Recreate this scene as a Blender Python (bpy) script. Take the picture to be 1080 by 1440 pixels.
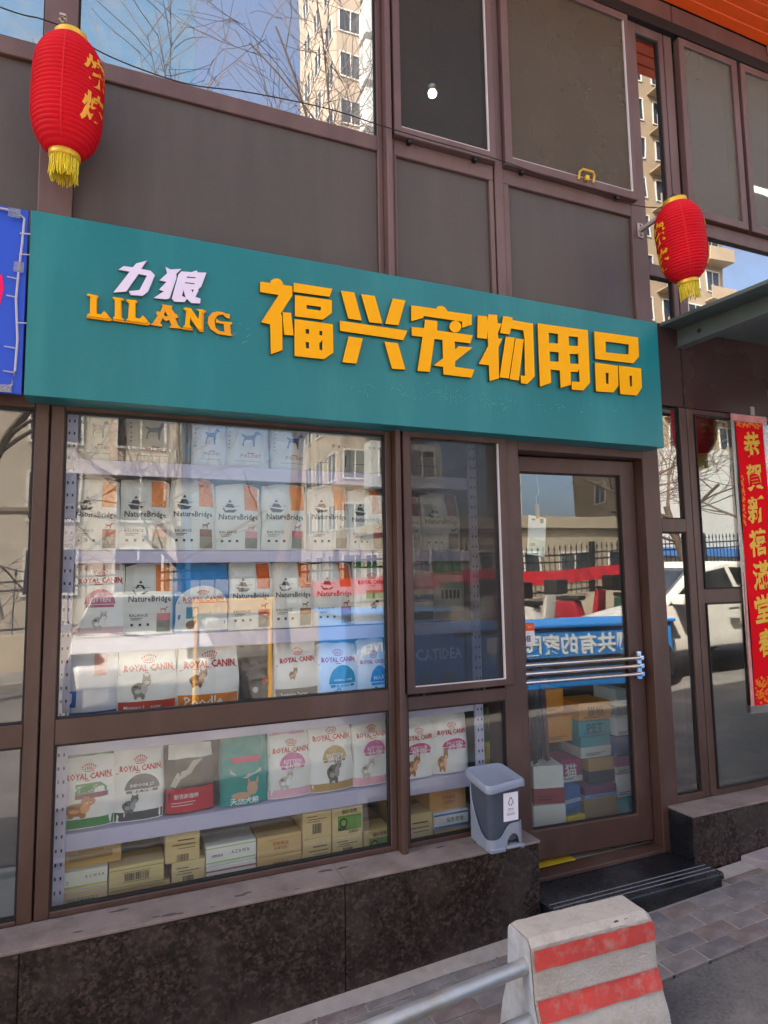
import bpy, bmesh, math, random
from mathutils import Vector, Matrix, noise
rnd = random.Random(7)
sc = bpy.context.scene
for o in list(bpy.data.objects): bpy.data.objects.remove(o)
C = sc.collection
R = math.radians
# ------------------------------------------------------------------ camera, sky, sun, exposure
cam_d = bpy.data.cameras.new('camera'); cam = bpy.data.objects.new('camera', cam_d); C.objects.link(cam)
def cam_matrix():
    a, b, c = R(5.6236), R(0.9271), R(-22.806)
    M = Matrix.Rotation(c, 3, 'Z') @ Matrix.Rotation(a, 3, 'X') @ Matrix.Rotation(b, 3, 'Y')
    right, fwd, up = M.col[0], M.col[1], M.col[2]
    m = Matrix((right, up, -fwd)).transposed().to_4x4()
    m.translation = (0, -2.7, 1.72)
    return m
cam.matrix_world = cam_matrix()
cam_d.sensor_fit = 'VERTICAL'; cam_d.sensor_height = 36; cam_d.lens = 22.5
cam_d.clip_start = .05; cam_d.clip_end = 3000
sc.camera = cam
SUN_EL, SUN_AZ = 46, -58          # azimuth measured from +Y (behind the shop) towards +X
world = bpy.data.worlds.new('World'); sc.world = world; world.use_nodes = True
wn = world.node_tree.nodes; bg = wn['Background']
sky = wn.new('ShaderNodeTexSky'); sky.sky_type = 'NISHITA'; sky.sun_disc = False
sky.sun_elevation = R(SUN_EL); sky.sun_rotation = R(SUN_AZ); sky.dust_density = 6; sky.air_density = .8; sky.ozone_density = .4
world.node_tree.links.new(sky.outputs[0], bg.inputs[0]); bg.inputs[1].default_value = .15
sd = bpy.data.lights.new('sun', 'SUN'); sd.energy = 4.6; sd.angle = R(.5); sd.color = (1, .93, .82)
sun = bpy.data.objects.new('sun', sd); C.objects.link(sun)
sv = Vector((math.sin(R(SUN_AZ)) * math.cos(R(SUN_EL)), math.cos(R(SUN_AZ)) * math.cos(R(SUN_EL)), math.sin(R(SUN_EL))))
sun.rotation_euler = sv.to_track_quat('Z', 'Y').to_euler()
sun.location = sv * 60
vs = sc.view_settings
vs.view_transform = 'Standard'; vs.look = 'None'; vs.gamma = 1; vs.use_curve_mapping = False
vs.exposure = 1.97
sc.cycles.max_bounces = 10; sc.cycles.transparent_max_bounces = 24; sc.cycles.diffuse_bounces = 5
sc.cycles.glossy_bounces = 4; sc.cycles.use_denoising = True; sc.cycles.caustics_reflective = False
sc.cycles.sample_clamp_indirect = 8

# ------------------------------------------------------------------ materials
def lin(h):
    if isinstance(h, str):
        h = h.lstrip('#'); v = [int(h[i:i+2], 16) / 255 for i in (0, 2, 4)]
        return tuple(((x / 12.92) if x <= .04045 else ((x + .055) / 1.055) ** 2.4) for x in v)
    return h
MC = {}
def mat(name, col, rough=.5, var=.12, scale=6., bump=.0, bscale=None, metal=0., spec=.5, dirt=None, dscale=2., damt=.5, coords='Object', stretch=None, detail=6):
    if name in MC: return MC[name]
    m = bpy.data.materials.new(name); m.use_nodes = True; MC[name] = m
    nt = m.node_tree; N = nt.nodes; L = nt.links; b = N['Principled BSDF']
    c = lin(col)
    tc = N.new('ShaderNodeTexCoord'); src = tc.outputs[coords]
    if stretch:
        mp = N.new('ShaderNodeMapping'); mp.inputs['Scale'].default_value = stretch; L.new(src, mp.inputs[0]); src = mp.outputs[0]
    n1 = N.new('ShaderNodeTexNoise'); n1.inputs['Scale'].default_value = scale; n1.inputs['Detail'].default_value = detail; L.new(src, n1.inputs['Vector'])
    mix = N.new('ShaderNodeMix'); mix.data_type = 'RGBA'
    mix.inputs['A'].default_value = (*[x * (1 - var) for x in c], 1); mix.inputs['B'].default_value = (*[min(1, x * (1 + var)) for x in c], 1)
    r1 = N.new('ShaderNodeMapRange'); r1.inputs[1].default_value = .3; r1.inputs[2].default_value = .7; L.new(n1.outputs[0], r1.inputs[0]); L.new(r1.outputs[0], mix.inputs['Factor'])
    out = mix.outputs['Result']
    if dirt:
        n2 = N.new('ShaderNodeTexNoise'); n2.inputs['Scale'].default_value = dscale; n2.inputs['Detail'].default_value = 8; n2.inputs['Roughness'].default_value = .65; L.new(src, n2.inputs['Vector'])
        r2 = N.new('ShaderNodeMapRange'); r2.inputs[1].default_value = .48; r2.inputs[2].default_value = .68; r2.inputs[4].default_value = damt; L.new(n2.outputs[0], r2.inputs[0])
        m2 = N.new('ShaderNodeMix'); m2.data_type = 'RGBA'; L.new(r2.outputs[0], m2.inputs['Factor']); L.new(out, m2.inputs['A']); m2.inputs['B'].default_value = (*lin(dirt), 1)
        out = m2.outputs['Result']
    L.new(out, b.inputs['Base Color'])
    b.inputs['Metallic'].default_value = metal; b.inputs['Specular IOR Level'].default_value = spec
    rr = N.new('ShaderNodeMapRange'); rr.inputs[3].default_value = max(.02, rough - .07); rr.inputs[4].default_value = min(1, rough + .09); L.new(n1.outputs[0], rr.inputs[0]); L.new(rr.outputs[0], b.inputs['Roughness'])
    if bump:
        n3 = N.new('ShaderNodeTexNoise'); n3.inputs['Scale'].default_value = bscale or scale * 6; n3.inputs['Detail'].default_value = 4; L.new(src, n3.inputs['Vector'])
        bp = N.new('ShaderNodeBump'); bp.inputs['Strength'].default_value = min(1, bump); bp.inputs['Distance'].default_value = .004; L.new(n3.outputs[0], bp.inputs['Height']); L.new(bp.outputs[0], b.inputs['Normal'])
    return m
def glass(name, tint, r0, rough=0., grime_haze=.03, wav=.09):
    if name in MC: return MC[name]
    m = bpy.data.materials.new(name); m.use_nodes = True; MC[name] = m
    nt = m.node_tree; N = nt.nodes; L = nt.links; N.remove(N['Principled BSDF']); out = N['Material Output']
    lw = N.new('ShaderNodeLayerWeight'); lw.inputs[0].default_value = .5
    p = N.new('ShaderNodeMath'); p.operation = 'POWER'; p.inputs[1].default_value = 4; L.new(lw.outputs['Facing'], p.inputs[0])
    a = N.new('ShaderNodeMath'); a.operation = 'MULTIPLY_ADD'; a.inputs[1].default_value = 1 - r0; a.inputs[2].default_value = r0; L.new(p.outputs[0], a.inputs[0])
    t = N.new('ShaderNodeBsdfTransparent'); t.inputs[0].default_value = (*tint, 1)
    g = N.new('ShaderNodeBsdfGlossy'); g.inputs['Roughness'].default_value = rough; g.inputs['Color'].default_value = (1, 1, 1, 1)
    tc = N.new('ShaderNodeTexCoord'); nz = N.new('ShaderNodeTexNoise'); nz.inputs['Scale'].default_value = 1.3; nz.inputs['Detail'].default_value = 1; L.new(tc.outputs['Object'], nz.inputs['Vector'])
    bp = N.new('ShaderNodeBump'); bp.inputs['Strength'].default_value = wav; bp.inputs['Distance'].default_value = .02; L.new(nz.outputs[0], bp.inputs['Height']); L.new(bp.outputs[0], g.inputs['Normal'])
    mx = N.new('ShaderNodeMixShader'); L.new(a.outputs[0], mx.inputs[0]); L.new(t.outputs[0], mx.inputs[1]); L.new(g.outputs[0], mx.inputs[2])
    d = N.new('ShaderNodeBsdfDiffuse'); d.inputs[0].default_value = (.5, .48, .44, 1)
    n2 = N.new('ShaderNodeTexNoise'); n2.inputs['Scale'].default_value = 2.6; n2.inputs['Detail'].default_value = 2.5; L.new(tc.outputs['Object'], n2.inputs['Vector'])
    r2 = N.new('ShaderNodeMapRange'); r2.inputs[1].default_value = .4; r2.inputs[2].default_value = .75; r2.inputs[4].default_value = grime_haze * 2; L.new(n2.outputs[0], r2.inputs[0])  # film of grime, also painting a hazy veil over upper and right glass
    m2 = N.new('ShaderNodeMixShader'); L.new(r2.outputs[0], m2.inputs[0]); L.new(mx.outputs[0], m2.inputs[1]); L.new(d.outputs[0], m2.inputs[2])
    L.new(m2.outputs[0], out.inputs[0])
    return m
def screen_mat(name, col, cover):
    m = bpy.data.materials.new(name); m.use_nodes = True
    nt = m.node_tree; N = nt.nodes; L = nt.links; b = N['Principled BSDF']
    b.inputs['Base Color'].default_value = (*lin(col), 1); b.inputs['Roughness'].default_value = .6
    tc = N.new('ShaderNodeTexCoord'); nz = N.new('ShaderNodeTexNoise'); nz.inputs['Scale'].default_value = 2.5; nz.inputs['Detail'].default_value = 5; L.new(tc.outputs['Object'], nz.inputs['Vector'])
    mr = N.new('ShaderNodeMapRange'); mr.inputs[3].default_value = cover - .12; mr.inputs[4].default_value = cover + .12; L.new(nz.outputs[0], mr.inputs[0]); L.new(mr.outputs[0], b.inputs['Alpha'])
    return m
def emit(name, col, s):
    m = bpy.data.materials.new(name); m.use_nodes = True; b = m.node_tree.nodes['Principled BSDF']
    b.inputs['Emission Color'].default_value = (*col, 1); b.inputs['Emission Strength'].default_value = s; b.inputs['Base Color'].default_value = (.8, .8, .8, 1)
    return m
def granite(name, c1, c2, c3, rough):
    m = bpy.data.materials.new(name); m.use_nodes = True; MC[name] = m
    nt = m.node_tree; N = nt.nodes; L = nt.links; b = N['Principled BSDF']
    tc = N.new('ShaderNodeTexCoord'); s = tc.outputs['Object']
    v = N.new('ShaderNodeTexVoronoi'); v.inputs['Scale'].default_value = 95; v.inputs['Randomness'].default_value = 1; L.new(s, v.inputs['Vector'])
    n = N.new('ShaderNodeTexNoise'); n.inputs['Scale'].default_value = 34; n.inputs['Detail'].default_value = 9; n.inputs['Roughness'].default_value = .7; L.new(s, n.inputs['Vector'])
    sep = N.new('ShaderNodeSeparateColor'); L.new(v.outputs['Color'], sep.inputs[0])
    ad = N.new('ShaderNodeMath'); ad.operation = 'MULTIPLY_ADD'; ad.inputs[1].default_value = .35; L.new(sep.outputs[0], ad.inputs[0])
    L.new(n.outputs[0], ad.inputs[2])
    cr = N.new('ShaderNodeValToRGB'); e = cr.color_ramp.elements
    e[0].position = .48; e[0].color = (*lin(c1), 1); e[1].position = .95; e[1].color = (*lin(c3), 1)
    x = e.new(.7); x.color = (*lin(c2), 1)
    L.new(ad.outputs[0], cr.inputs[0])
    n2 = N.new('ShaderNodeTexNoise'); n2.inputs['Scale'].default_value = 5; n2.inputs['Detail'].default_value = 8; L.new(s, n2.inputs['Vector'])
    r2 = N.new('ShaderNodeMapRange'); r2.inputs[1].default_value = .45; r2.inputs[2].default_value = .75; r2.inputs[4].default_value = .28; L.new(n2.outputs[0], r2.inputs[0])
    mx = N.new('ShaderNodeMix'); mx.data_type = 'RGBA'; L.new(r2.outputs[0], mx.inputs['Factor']); L.new(cr.outputs[0], mx.inputs['A']); mx.inputs['B'].default_value = (*lin('#6b5f57'), 1)
    L.new(mx.outputs['Result'], b.inputs['Base Color'])
    rr = N.new('ShaderNodeMapRange'); rr.inputs[3].default_value = rough; rr.inputs[4].default_value = rough + .35; L.new(r2.outputs[0], rr.inputs[0]); L.new(rr.outputs[0], b.inputs['Roughness'])
    return m

FRAME = mat('brown_frame_paint', '#4f372e', .42, .12, 5, .14, 160, dirt='#67534b', dscale=2.4, damt=.55, stretch=(1.5, 1.5, .6))
FRAME_UP = mat('sky_lit_brown_frame_paint', '#6a4f4b', .45, .12, 4, .14, 160, dirt='#7a635d', dscale=2.0, damt=.5, stretch=(1.6, 1.6, .5))  # paler brown for the upper frames: stronger sky light put into the colour
PANEL = mat('brown_grey_cladding', '#544a45', .5, .09, 1.4, .2, 220, dirt='#665a56', dscale=2.2, damt=.4, stretch=(2.2, 2.2, .3))
FASCIA = mat('dark_brown_fascia', '#432f2d', .25, .1, 1.2, .08, 120, dirt='#4c3835', dscale=1.2, damt=.3)
BLACK = mat('black_rubber_gasket', '#141212', .6, .1)
WHITEGASKET = mat('white_gasket', '#d8cfd0', .5, .08)
TEAL = mat('teal_sign_board', '#12797e', .34, .06, 1.1, .05, 60, spec=.45, dirt='#3a908e', dscale=2.2, damt=.42, stretch=(2.4, 2.4, .4))
TEALBACK = mat('sign_return_metal', '#4a2f28', .5, .1)
YELLOW = mat('yellow_acrylic', '#ffb000', .5, .02, 3, spec=.2)
GOLDYEL = mat('gold_acrylic', '#f2a010', .45, .05, 6, spec=.3)
LILAC = mat('white_lilac_acrylic', '#eadcf2', .4, .03, 3)
SHELF = mat('lavender_white_steel', '#c9c5e2', .4, .05, 3, dirt='#b5b0cc', dscale=4, damt=.4)
GRAN = granite('dark_brown_granite', '#231b18', '#332823', '#55463f', .25)
BLACKGRAN = mat('black_granite', '#1a1c20', .28, .25, 60, .1, 120, dirt='#45464a', dscale=3.5, damt=.55)
SILL = mat('dusty_pinkish_sill_stone', '#877871', .7, .18, 7, .4, 90, dirt='#65564f', dscale=6, damt=.7)
GLASS = glass('shop_window_glass', (.96, .98, .97), .08, 0, .012)
GLASSUP = glass('coated_upper_glass', (.38, .4, .41), .52, 0, .16)  # heavy film whitens the mirrored street: haze painted into the glass
GLASSTINT = glass('tinted_brown_glass', (.42, .36, .3), .34, 0, .05)
GLASSDOOR = glass('door_glass', (.95, .98, .97), .11, 0, .025)
GLASSDULL = glass('dusty_sash_glass', (.55, .55, .5), .07, .16, .10, .0)
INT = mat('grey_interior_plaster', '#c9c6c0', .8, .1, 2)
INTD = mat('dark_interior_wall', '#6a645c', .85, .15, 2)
CHROME = mat('polished_steel', '#d8d5d8', .13, .03, 4, metal=1)
GALV = mat('galvanised_pipe', '#b4b5b4', .3, .12, 12, .1, 60, metal=.6, dirt='#9a8a5c', dscale=5, damt=.6)

# ------------------------------------------------------------------ mesh helpers
class MB:
    def __init__(s): s.v = []; s.f = []
    def add(s, vs, fs):
        n = len(s.v); s.v += [tuple(v) for v in vs]; s.f += [tuple(i + n for i in f) for f in fs]; return s
    def box(s, x0, x1, y0, y1, z0, z1):
        return s.add([(x0, y0, z0), (x1, y0, z0), (x1, y1, z0), (x0, y1, z0), (x0, y0, z1), (x1, y0, z1), (x1, y1, z1), (x0, y1, z1)],
                     [(0, 3, 2, 1), (4, 5, 6, 7), (0, 1, 5, 4), (1, 2, 6, 5), (2, 3, 7, 6), (3, 0, 4, 7)])
    def ring(s, x0, x1, z0, z1, w, y0, y1, wb=None):     # rectangular frame in the XZ plane, one closed solid
        w4 = w if isinstance(w, tuple) else (w, w, w, w)  # left, right, bottom, top
        o = [(x0, z0), (x1, z0), (x1, z1), (x0, z1)]; i = [(x0 + w4[0], z0 + w4[2]), (x1 - w4[1], z0 + w4[2]), (x1 - w4[1], z1 - w4[3]), (x0 + w4[0], z1 - w4[3])]
        vs = [(x, y0, z) for x, z in o] + [(x, y0, z) for x, z in i] + [(x, y1, z) for x, z in o] + [(x, y1, z) for x, z in i]
        fs = []
        for k in range(4):
            j = (k + 1) % 4
            fs += [(k, j, 4 + j, 4 + k), (8 + j, 8 + k, 12 + k, 12 + j), (j, k, 8 + k, 8 + j), (4 + k, 4 + j, 12 + j, 12 + k)]
        return s.add(vs, fs)
    def tube(s, pts, r, n=8, cap=True):
        pts = [Vector(p) for p in pts]; rs = r if isinstance(r, (list, tuple)) else [r] * len(pts)
        vs, fs = [], []
        up = Vector((.13, .21, 1))
        for k, p in enumerate(pts):
            d = (pts[min(k + 1, len(pts) - 1)] - pts[max(k - 1, 0)]).normalized()
            a = d.cross(up if abs(d.dot(up.normalized())) < .95 else Vector((1, 0, 0))).normalized(); b = d.cross(a)
            for q in range(n):
                t = 2 * math.pi * q / n; vs.append(p + (a * math.cos(t) + b * math.sin(t)) * rs[k])
        for k in range(len(pts) - 1):
            for q in range(n):
                fs.append((k * n + q, (k + 1) * n + q, (k + 1) * n + (q + 1) % n, k * n + (q + 1) % n))
        if cap: fs.append(tuple(range(n))); fs.append(tuple((len(pts) - 1) * n + q for q in reversed(range(n))))
        return s.add(vs, fs)
    def lathe(s, prof, n=32, cx=0, cy=0, cz=0):
        vs, fs = [], []
        for r, z in prof:
            for q in range(n):
                t = 2 * math.pi * q / n; vs.append((cx + r * math.cos(t), cy + r * math.sin(t), cz + z))
        for k in range(len(prof) - 1):
            for q in range(n): fs.append((k * n + q, k * n + (q + 1) % n, (k + 1) * n + (q + 1) % n, (k + 1) * n + q))
        fs.append(tuple(reversed(range(n)))); fs.append(tuple((len(prof) - 1) * n + q for q in range(n)))
        return s.add(vs, fs)
    def prism(s, poly, a0, a1, f):      # poly in 2D, extruded between a0 and a1, f(u, v, a) -> xyz
        n = len(poly)
        return s.add([f(u, v, a0) for u, v in poly] + [f(u, v, a1) for u, v in poly],
                     [tuple(range(n)), tuple(reversed(range(n, 2 * n)))] + [((i + 1) % n, i, n + i, n + (i + 1) % n) for i in range(n)])
    def build(s, name, m, parent=None, bevel=0., seg=2, smooth=False, loc=None, rot=None, angle=35):
        me = bpy.data.meshes.new(name); me.from_pydata(s.v, [], s.f)
        bm = bmesh.new(); bm.from_mesh(me); bmesh.ops.recalc_face_normals(bm, faces=bm.faces)
        if bevel:
            es = [e for e in bm.edges if e.is_manifold and e.calc_face_angle(0) > R(30)]
            bmesh.ops.bevel(bm, geom=es, offset=bevel, segments=seg, profile=.6, affect='EDGES', clamp_overlap=True)
        bm.to_mesh(me); bm.free()
        if smooth:
            for p in me.polygons: p.use_smooth = True
            try: me.set_sharp_from_angle(angle=R(angle))
            except Exception: pass
        return link(name, me, m, parent, loc, rot)
def link(name, me, m=None, parent=None, loc=None, rot=None):
    o = bpy.data.objects.new(name, me); C.objects.link(o)
    if m and not me.materials: me.materials.append(m)
    if parent: o.parent = parent
    if loc: o.location = loc
    if rot: o.rotation_euler = rot
    return o
def tag(o, label=None, cat=None, group=None, kind=None):
    if label: o['label'] = label
    if cat: o['category'] = cat
    if group: o['group'] = group
    if kind: o['kind'] = kind
    return o
def thing(name, label, cat, loc=(0, 0, 0), group=None, rot=None):
    o = bpy.data.objects.new(name, None); C.objects.link(o); o.location = loc; o.empty_display_size = .1
    if rot: o.rotation_euler = rot
    return tag(o, label, cat, group)
def copy_tree(o, parent=None):
    c = o.copy(); C.objects.link(c)
    if parent: c.parent = parent
    for ch in list(o.children): copy_tree(ch, c)
    return c
TXT = {}
def text2d(s, bold=0., res=3):
    k = (s, bold, res)
    if k not in TXT:
        c = bpy.data.curves.new('t', 'FONT'); c.body = s; c.offset = bold; c.resolution_u = res; c.fill_mode = 'FRONT'
        o = bpy.data.objects.new('t', c); C.objects.link(o)
        dg = bpy.context.evaluated_depsgraph_get(); dg.update()
        me = bpy.data.meshes.new_from_object(o.evaluated_get(dg))
        vs = [(v.co.x, v.co.y) for v in me.vertices]; fs = [tuple(p.vertices) for p in me.polygons]
        bpy.data.objects.remove(o); bpy.data.meshes.remove(me); bpy.data.curves.remove(c)
        x0, x1 = min(v[0] for v in vs), max(v[0] for v in vs); y0, y1 = min(v[1] for v in vs), max(v[1] for v in vs)
        TXT[k] = ([(x - (x0 + x1) / 2, y - (y0 + y1) / 2) for x, y in vs], fs, x1 - x0, y1 - y0)
    return TXT[k]
def curve_plate(name, polys, y, depth, m, parent, bevel=.0012, side=None):
    """closed outlines (first of each tuple) with holes, extruded towards the street as one solid letter"""
    c = bpy.data.curves.new('c', 'CURVE'); c.dimensions = '2D'; c.fill_mode = 'BOTH'; c.extrude = depth / 2 - bevel; c.bevel_depth = bevel; c.bevel_resolution = 1; c.offset = -bevel
    for P in polys:
        sp = c.splines.new('POLY'); sp.points.add(len(P) - 1); sp.use_cyclic_u = True
        for q, (x, z) in zip(sp.points, P): q.co = (x, z, 0, 1)
    o = bpy.data.objects.new('c', c); C.objects.link(o)
    dg = bpy.context.evaluated_depsgraph_get(); dg.update()
    me = bpy.data.meshes.new_from_object(o.evaluated_get(dg)); bpy.data.objects.remove(o); bpy.data.curves.remove(c)
    for v in me.vertices: v.co = Vector((v.co.x, y - v.co.z, v.co.y))
    me.flip_normals() if False else None
    me.materials.clear(); me.materials.append(m)
    if side:
        me.materials.append(side)
        for p in me.polygons: p.material_index = 1 if abs(p.normal.y) < .35 else 0
    return link(name, me, m, parent)
def pmat(h, rough=.42): return mat('print_' + h.strip('#'), h, rough, .05, 8, spec=.18)

# ------------------------------------------------------------------ ground
def gz(x): return .025 + .045 * x
def sheet(name, x0, x1, y0, y1, dz, m, kind='structure', n=1):
    b = MB(); xs = [x0 + (x1 - x0) * i / n for i in range(n + 1)]
    for i in range(n):
        b.add([(xs[i], y0, gz(xs[i]) + dz), (xs[i+1], y0, gz(xs[i+1]) + dz), (xs[i+1], y1, gz(xs[i+1]) + dz), (xs[i], y1, gz(xs[i]) + dz)], [(0, 1, 2, 3)])
    return tag(b.build(name, m), kind=kind)
ASPH = mat('worn_grey_asphalt', '#66615e', .9, .28, 70, 1.0, 260, dirt='#857e77', dscale=2.4, damt=.75, detail=9)
EARTH = mat('pale_street_ground', '#77706a', .9, .15, 1.5, .3, 30)
b = MB(); b.add([(-400, -400, gz(-60) - .2), (400, -400, gz(60) - .2), (400, 400, gz(60) - .2), (-400, 400, gz(-60) - .2)], [(0, 1, 2, 3)])
tag(b.build('ground', EARTH), kind='structure')
sheet('road', -60, 60, -9.2, -.648, .0, ASPH)
kb = MB(); kb.add([(-60, -9.5, gz(-60) + .12), (60, -9.5, gz(60) + .12), (60, -9.2, gz(60) + .12), (-60, -9.2, gz(-60) + .12), (-60, -9.2, gz(-60) - .1), (60, -9.2, gz(60) - .1)], [(0, 1, 2, 3), (3, 2, 5, 4)])
tag(kb.build('kerb', mat('kerb_stone', '#8d8780', .8, .1)), kind='structure')
sheet('far_pavement', -60, 60, -13, -9.5, .116, mat('far_paving', '#85807a', .85, .12, 3))
MORTAR = mat('grey_paving_mortar', '#9b9189', .9, .14, 20, .5, 120, dirt='#9b9189', dscale=3, damt=.6)
pav = sheet('pavement', -8, 12, -.648, .06, .012, MORTAR)
bricks = []
BR = [mat('paver_rose', '#77706d', .85, .16, 14, .6, 130, dirt='#8f8480', dscale=7, damt=.6), mat('paver_grey', '#787271', .85, .16, 14, .6, 130, dirt='#8c8582', dscale=7, damt=.6),
      mat('paver_dusky', '#696365', .85, .16, 14, .6, 130, dirt='#857b78', dscale=7, damt=.6), mat('paver_red', '#746662', .85, .16, 14, .6, 130, dirt='#8f8480', dscale=7, damt=.6)]
for k in range(4):
    bb = MB().box(-.0925, .0925, -.043, .043, -.03, .0)
    me = bb.build('brick', BR[k], pav, .004, 1)
    bricks.append(me.data); bpy.data.objects.remove(me)
row = 0; y = -.603
while y < -.2:
    x = -1.3 + (.0965 if row % 2 else 0)
    while x < 4.9:
        if not (1.74 < x < 2.86 and y > -.29) :
            o = link('brick', rnd.choice([bricks[0], bricks[1], bricks[1], bricks[2], bricks[2], bricks[3]]) if rnd.random() < .8 else bricks[0], None, pav,
                     (x + rnd.uniform(-.002, .002), y + rnd.uniform(-.0015, .0015), gz(x) + .018 + rnd.uniform(-.0015, .002)),
                     (rnd.uniform(-.008, .008), -math.atan(.045) + rnd.uniform(-.008, .008), rnd.uniform(-.012, .012)))
        x += .193
    y += .0925; row += 1
fm = MB()
for i in range(60):
    x0 = -1.3 + i * .1; x1 = x0 + .1
    w0, w1 = [-.235 - .02 * noise.noise((x * 2.1, 3, 0)) for x in (x0, x1)]
    if 1.72 < x0 < 2.8: continue
    fm.add([(x0, -.165, gz(x0) + .035), (x1, -.165, gz(x1) + .035), (x1, w1, gz(x1) + .019), (x0, w0, gz(x0) + .019)], [(3, 2, 1, 0)])
fil = fm.build('mortar_strip', MORTAR); tag(fil, kind='structure')
cs = MB(); cs.prism([(3.07, -.16), (5, -.16), (5, -.45), (3.35, -.36), (3.12, -.27)], .0, .05, lambda u, v, a: (u, v, gz(u) + a + .01))
tag(cs.build('concrete_apron', mat('pale_worn_concrete', '#94898a', .85, .12, 8, .5, 80, dirt='#7d7170', dscale=5, damt=.6), None, .008), kind='structure')

gr = MB()
for i in range(900):
    x = rnd.uniform(-.5, 4.2); y = -.62 - abs(rnd.gauss(0, .22)) if rnd.random() < .6 else rnd.uniform(-.62, -.2)
    if rnd.random() < .25: y = -.235 + rnd.uniform(-.02, .03)
    if 1.75 < x < 2.85 and y > -.3: continue
    r_ = rnd.choice((.0015, .002, .002, .003, .004)) ; z = gz(x) + (.019 if y > -.648 else .001); a0 = rnd.uniform(0, 6)
    gr.add([(x + r_ * math.cos(a0 + q * 2.1) * rnd.uniform(.7, 1.3), y + r_ * math.sin(a0 + q * 2.1) * rnd.uniform(.7, 1.3), z) for q in range(3)] + [(x, y, z + r_ * 1.1)], [(0, 2, 1), (0, 1, 3), (1, 2, 3), (2, 0, 3)])
tag(gr.build('grit', mat('grey_grit', '#6d655d', .9, .4, 60)), kind='stuff')
# ------------------------------------------------------------------ the building
bld = thing('shop_building', 'two storey shop building with brown metal frames and cladding', 'building')
def rail(x0, x1, z0, z1, y0=0., y1=.04, m=FRAME, name='rail'): return MB().box(x0, x1, y0, y1, z0, z1).build(name, m, bld, .003, 1)
def post(x0, x1, z0, z1, y0=0., y1=.05, m=FRAME, name='mullion'): return MB().box(x0, x1, y0, y1, z0, z1).build(name, m, bld, .003, 1)
def window(x0, x1, z0, z1, gl, y=.018, gasket=True, name='window', bead=.007):
    w = MB().ring(x0, x1, z0, z1, bead, y - .010, y + .014).build(name, BLACK, bld)
    MB().box(x0 + bead * .6, x1 - bead * .6, y, y + .008, z0 + bead * .6, z1 - bead * .6).build('pane', gl, w)
    return w
# lower storey
post(-.292, -.2445, .515, 2.39); post(-.2375, -.19, .515, 2.39)
post(-.2444, -.2376, .515, 2.39, .012, .08, BLACK, 'joint')
post(1.146, 1.1775, .515, 2.39); post(1.178, 1.2035, .5, 2.40, -.05, .08); post(1.204, 1.237, .515, 2.39)
post(1.757, 1.882, .24, 2.42, -.001, .16)
rail(-.1899, 1.1459, .515, .537); rail(-.1899, 1.1459, 1.117, 1.208); rail(-.1899, 1.1459, 2.372, 2.44)
rail(1.2371, 1.7569, .505, .532); rail(1.2371, 1.7569, 1.108, 1.168); rail(1.2371, 1.7569, 2.395, 2.44)
window(-.19, 1.146, .537, 1.117, GLASS); window(-.19, 1.146, 1.208, 2.372, GLASS)
window(1.237, 1.757, .532, 1.108, GLASS)
# left bay, cut by the picture's edge
rail(-1.6, -.293, .515, .53); rail(-1.6, -.293, 1.122, 1.203); rail(-1.6, -.293, 2.372, 2.44)
window(-1.6, -.293, .53, 1.122, GLASS); window(-1.6, -.293, 1.203, 2.372, GLASS)
post(-1.70, -1.6005, .5, 2.44)
# screened sash, hung proud of the frame
def sash(x0, x1, z0, z1, w, y, m, glz, screen=None, gask=True, name='window'):
    s = MB().ring(x0, x1, z0, z1, w, y, y + .045).build(name, m, bld, .003, 1)
    w4 = w if isinstance(w, tuple) else (w,) * 4
    gx0, gx1, gz0, gz1 = x0 + w4[0], x1 - w4[1], z0 + w4[2], z1 - w4[3]
    MB().box(gx0 - .004, gx1 + .004, y + .03, y + .036, gz0 - .004, gz1 + .004).build('pane', glz, s)
    if screen: MB().box(gx0 - .002, gx1 + .002, y + .016, y + .0175, gz0 - .002, gz1 + .002).build('fly_screen', screen, s)
    if gask:
        g = MB(); g.box(gx1 - .007, gx1, y + .004, y + .015, gz0, gz1); g.box(gx0, gx1 - .0071, y + .004, y + .015, gz0, gz0 + .004)
        g.build('gasket', WHITEGASKET, s)
    return s
SCR = screen_mat('grey_fly_screen', '#3a3632', .36)
SCRB = screen_mat('brown_dusty_fly_screen', '#5d5040', .72)
SCRD = screen_mat('dark_fly_screen', '#3b352f', .5)
sashE = sash(1.222, 1.79, 1.183, 2.393, (.042, .042, .03, .03), -.03, FRAME, GLASS, SCR)
for x in (1.30, 1.62):
    MB().box(x, x + .02, -.02, .0, 1.168, 1.183).build('hinge_stay', BLACK, sashE, .002, 1)
# door bay
rail(1.882, 2.709, 2.345, 2.44, -.0005, .12); post(2.709, 2.828, .235, 2.665, 0, .16)
rail(1.882, 2.709, .235, .256, .0, .17, FRAME, 'threshold')
door = MB().ring(-.812, -.002, .283, 2.338, (.074, .095, .144, .085), 0, .05).build('door', FRAME, bld, .004, 1, loc=(2.705, .062, 0), rot=(0, 0, R(-4)))
MB().ring(-.742, -.0925, .4215, 2.2585, .010, .018, .034).build('gasket', BLACK, door)
MB().box(-.735, -.099, .024, .030, .428, 2.252).build('pane', GLASSDOOR, door)
for i, z in enumerate((1.252, 1.209, 1.166)):
    MB().tube([(-.80, -.045, z), (-.055, -.045, z)], .0105, 14).build('pull_bar', CHROME, door, smooth=True)
for x in (-.795, -.062):
    hb = MB().box(x - .012, x + .016, -.034, -.001, 1.135, 1.285)
    for z in (1.252, 1.209, 1.166): hb.box(x - .008, x + .012, -.058, -.0345, z - .012, z + .012)
    hb.build('handle_bracket', CHROME, door, .003, 2)
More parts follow.
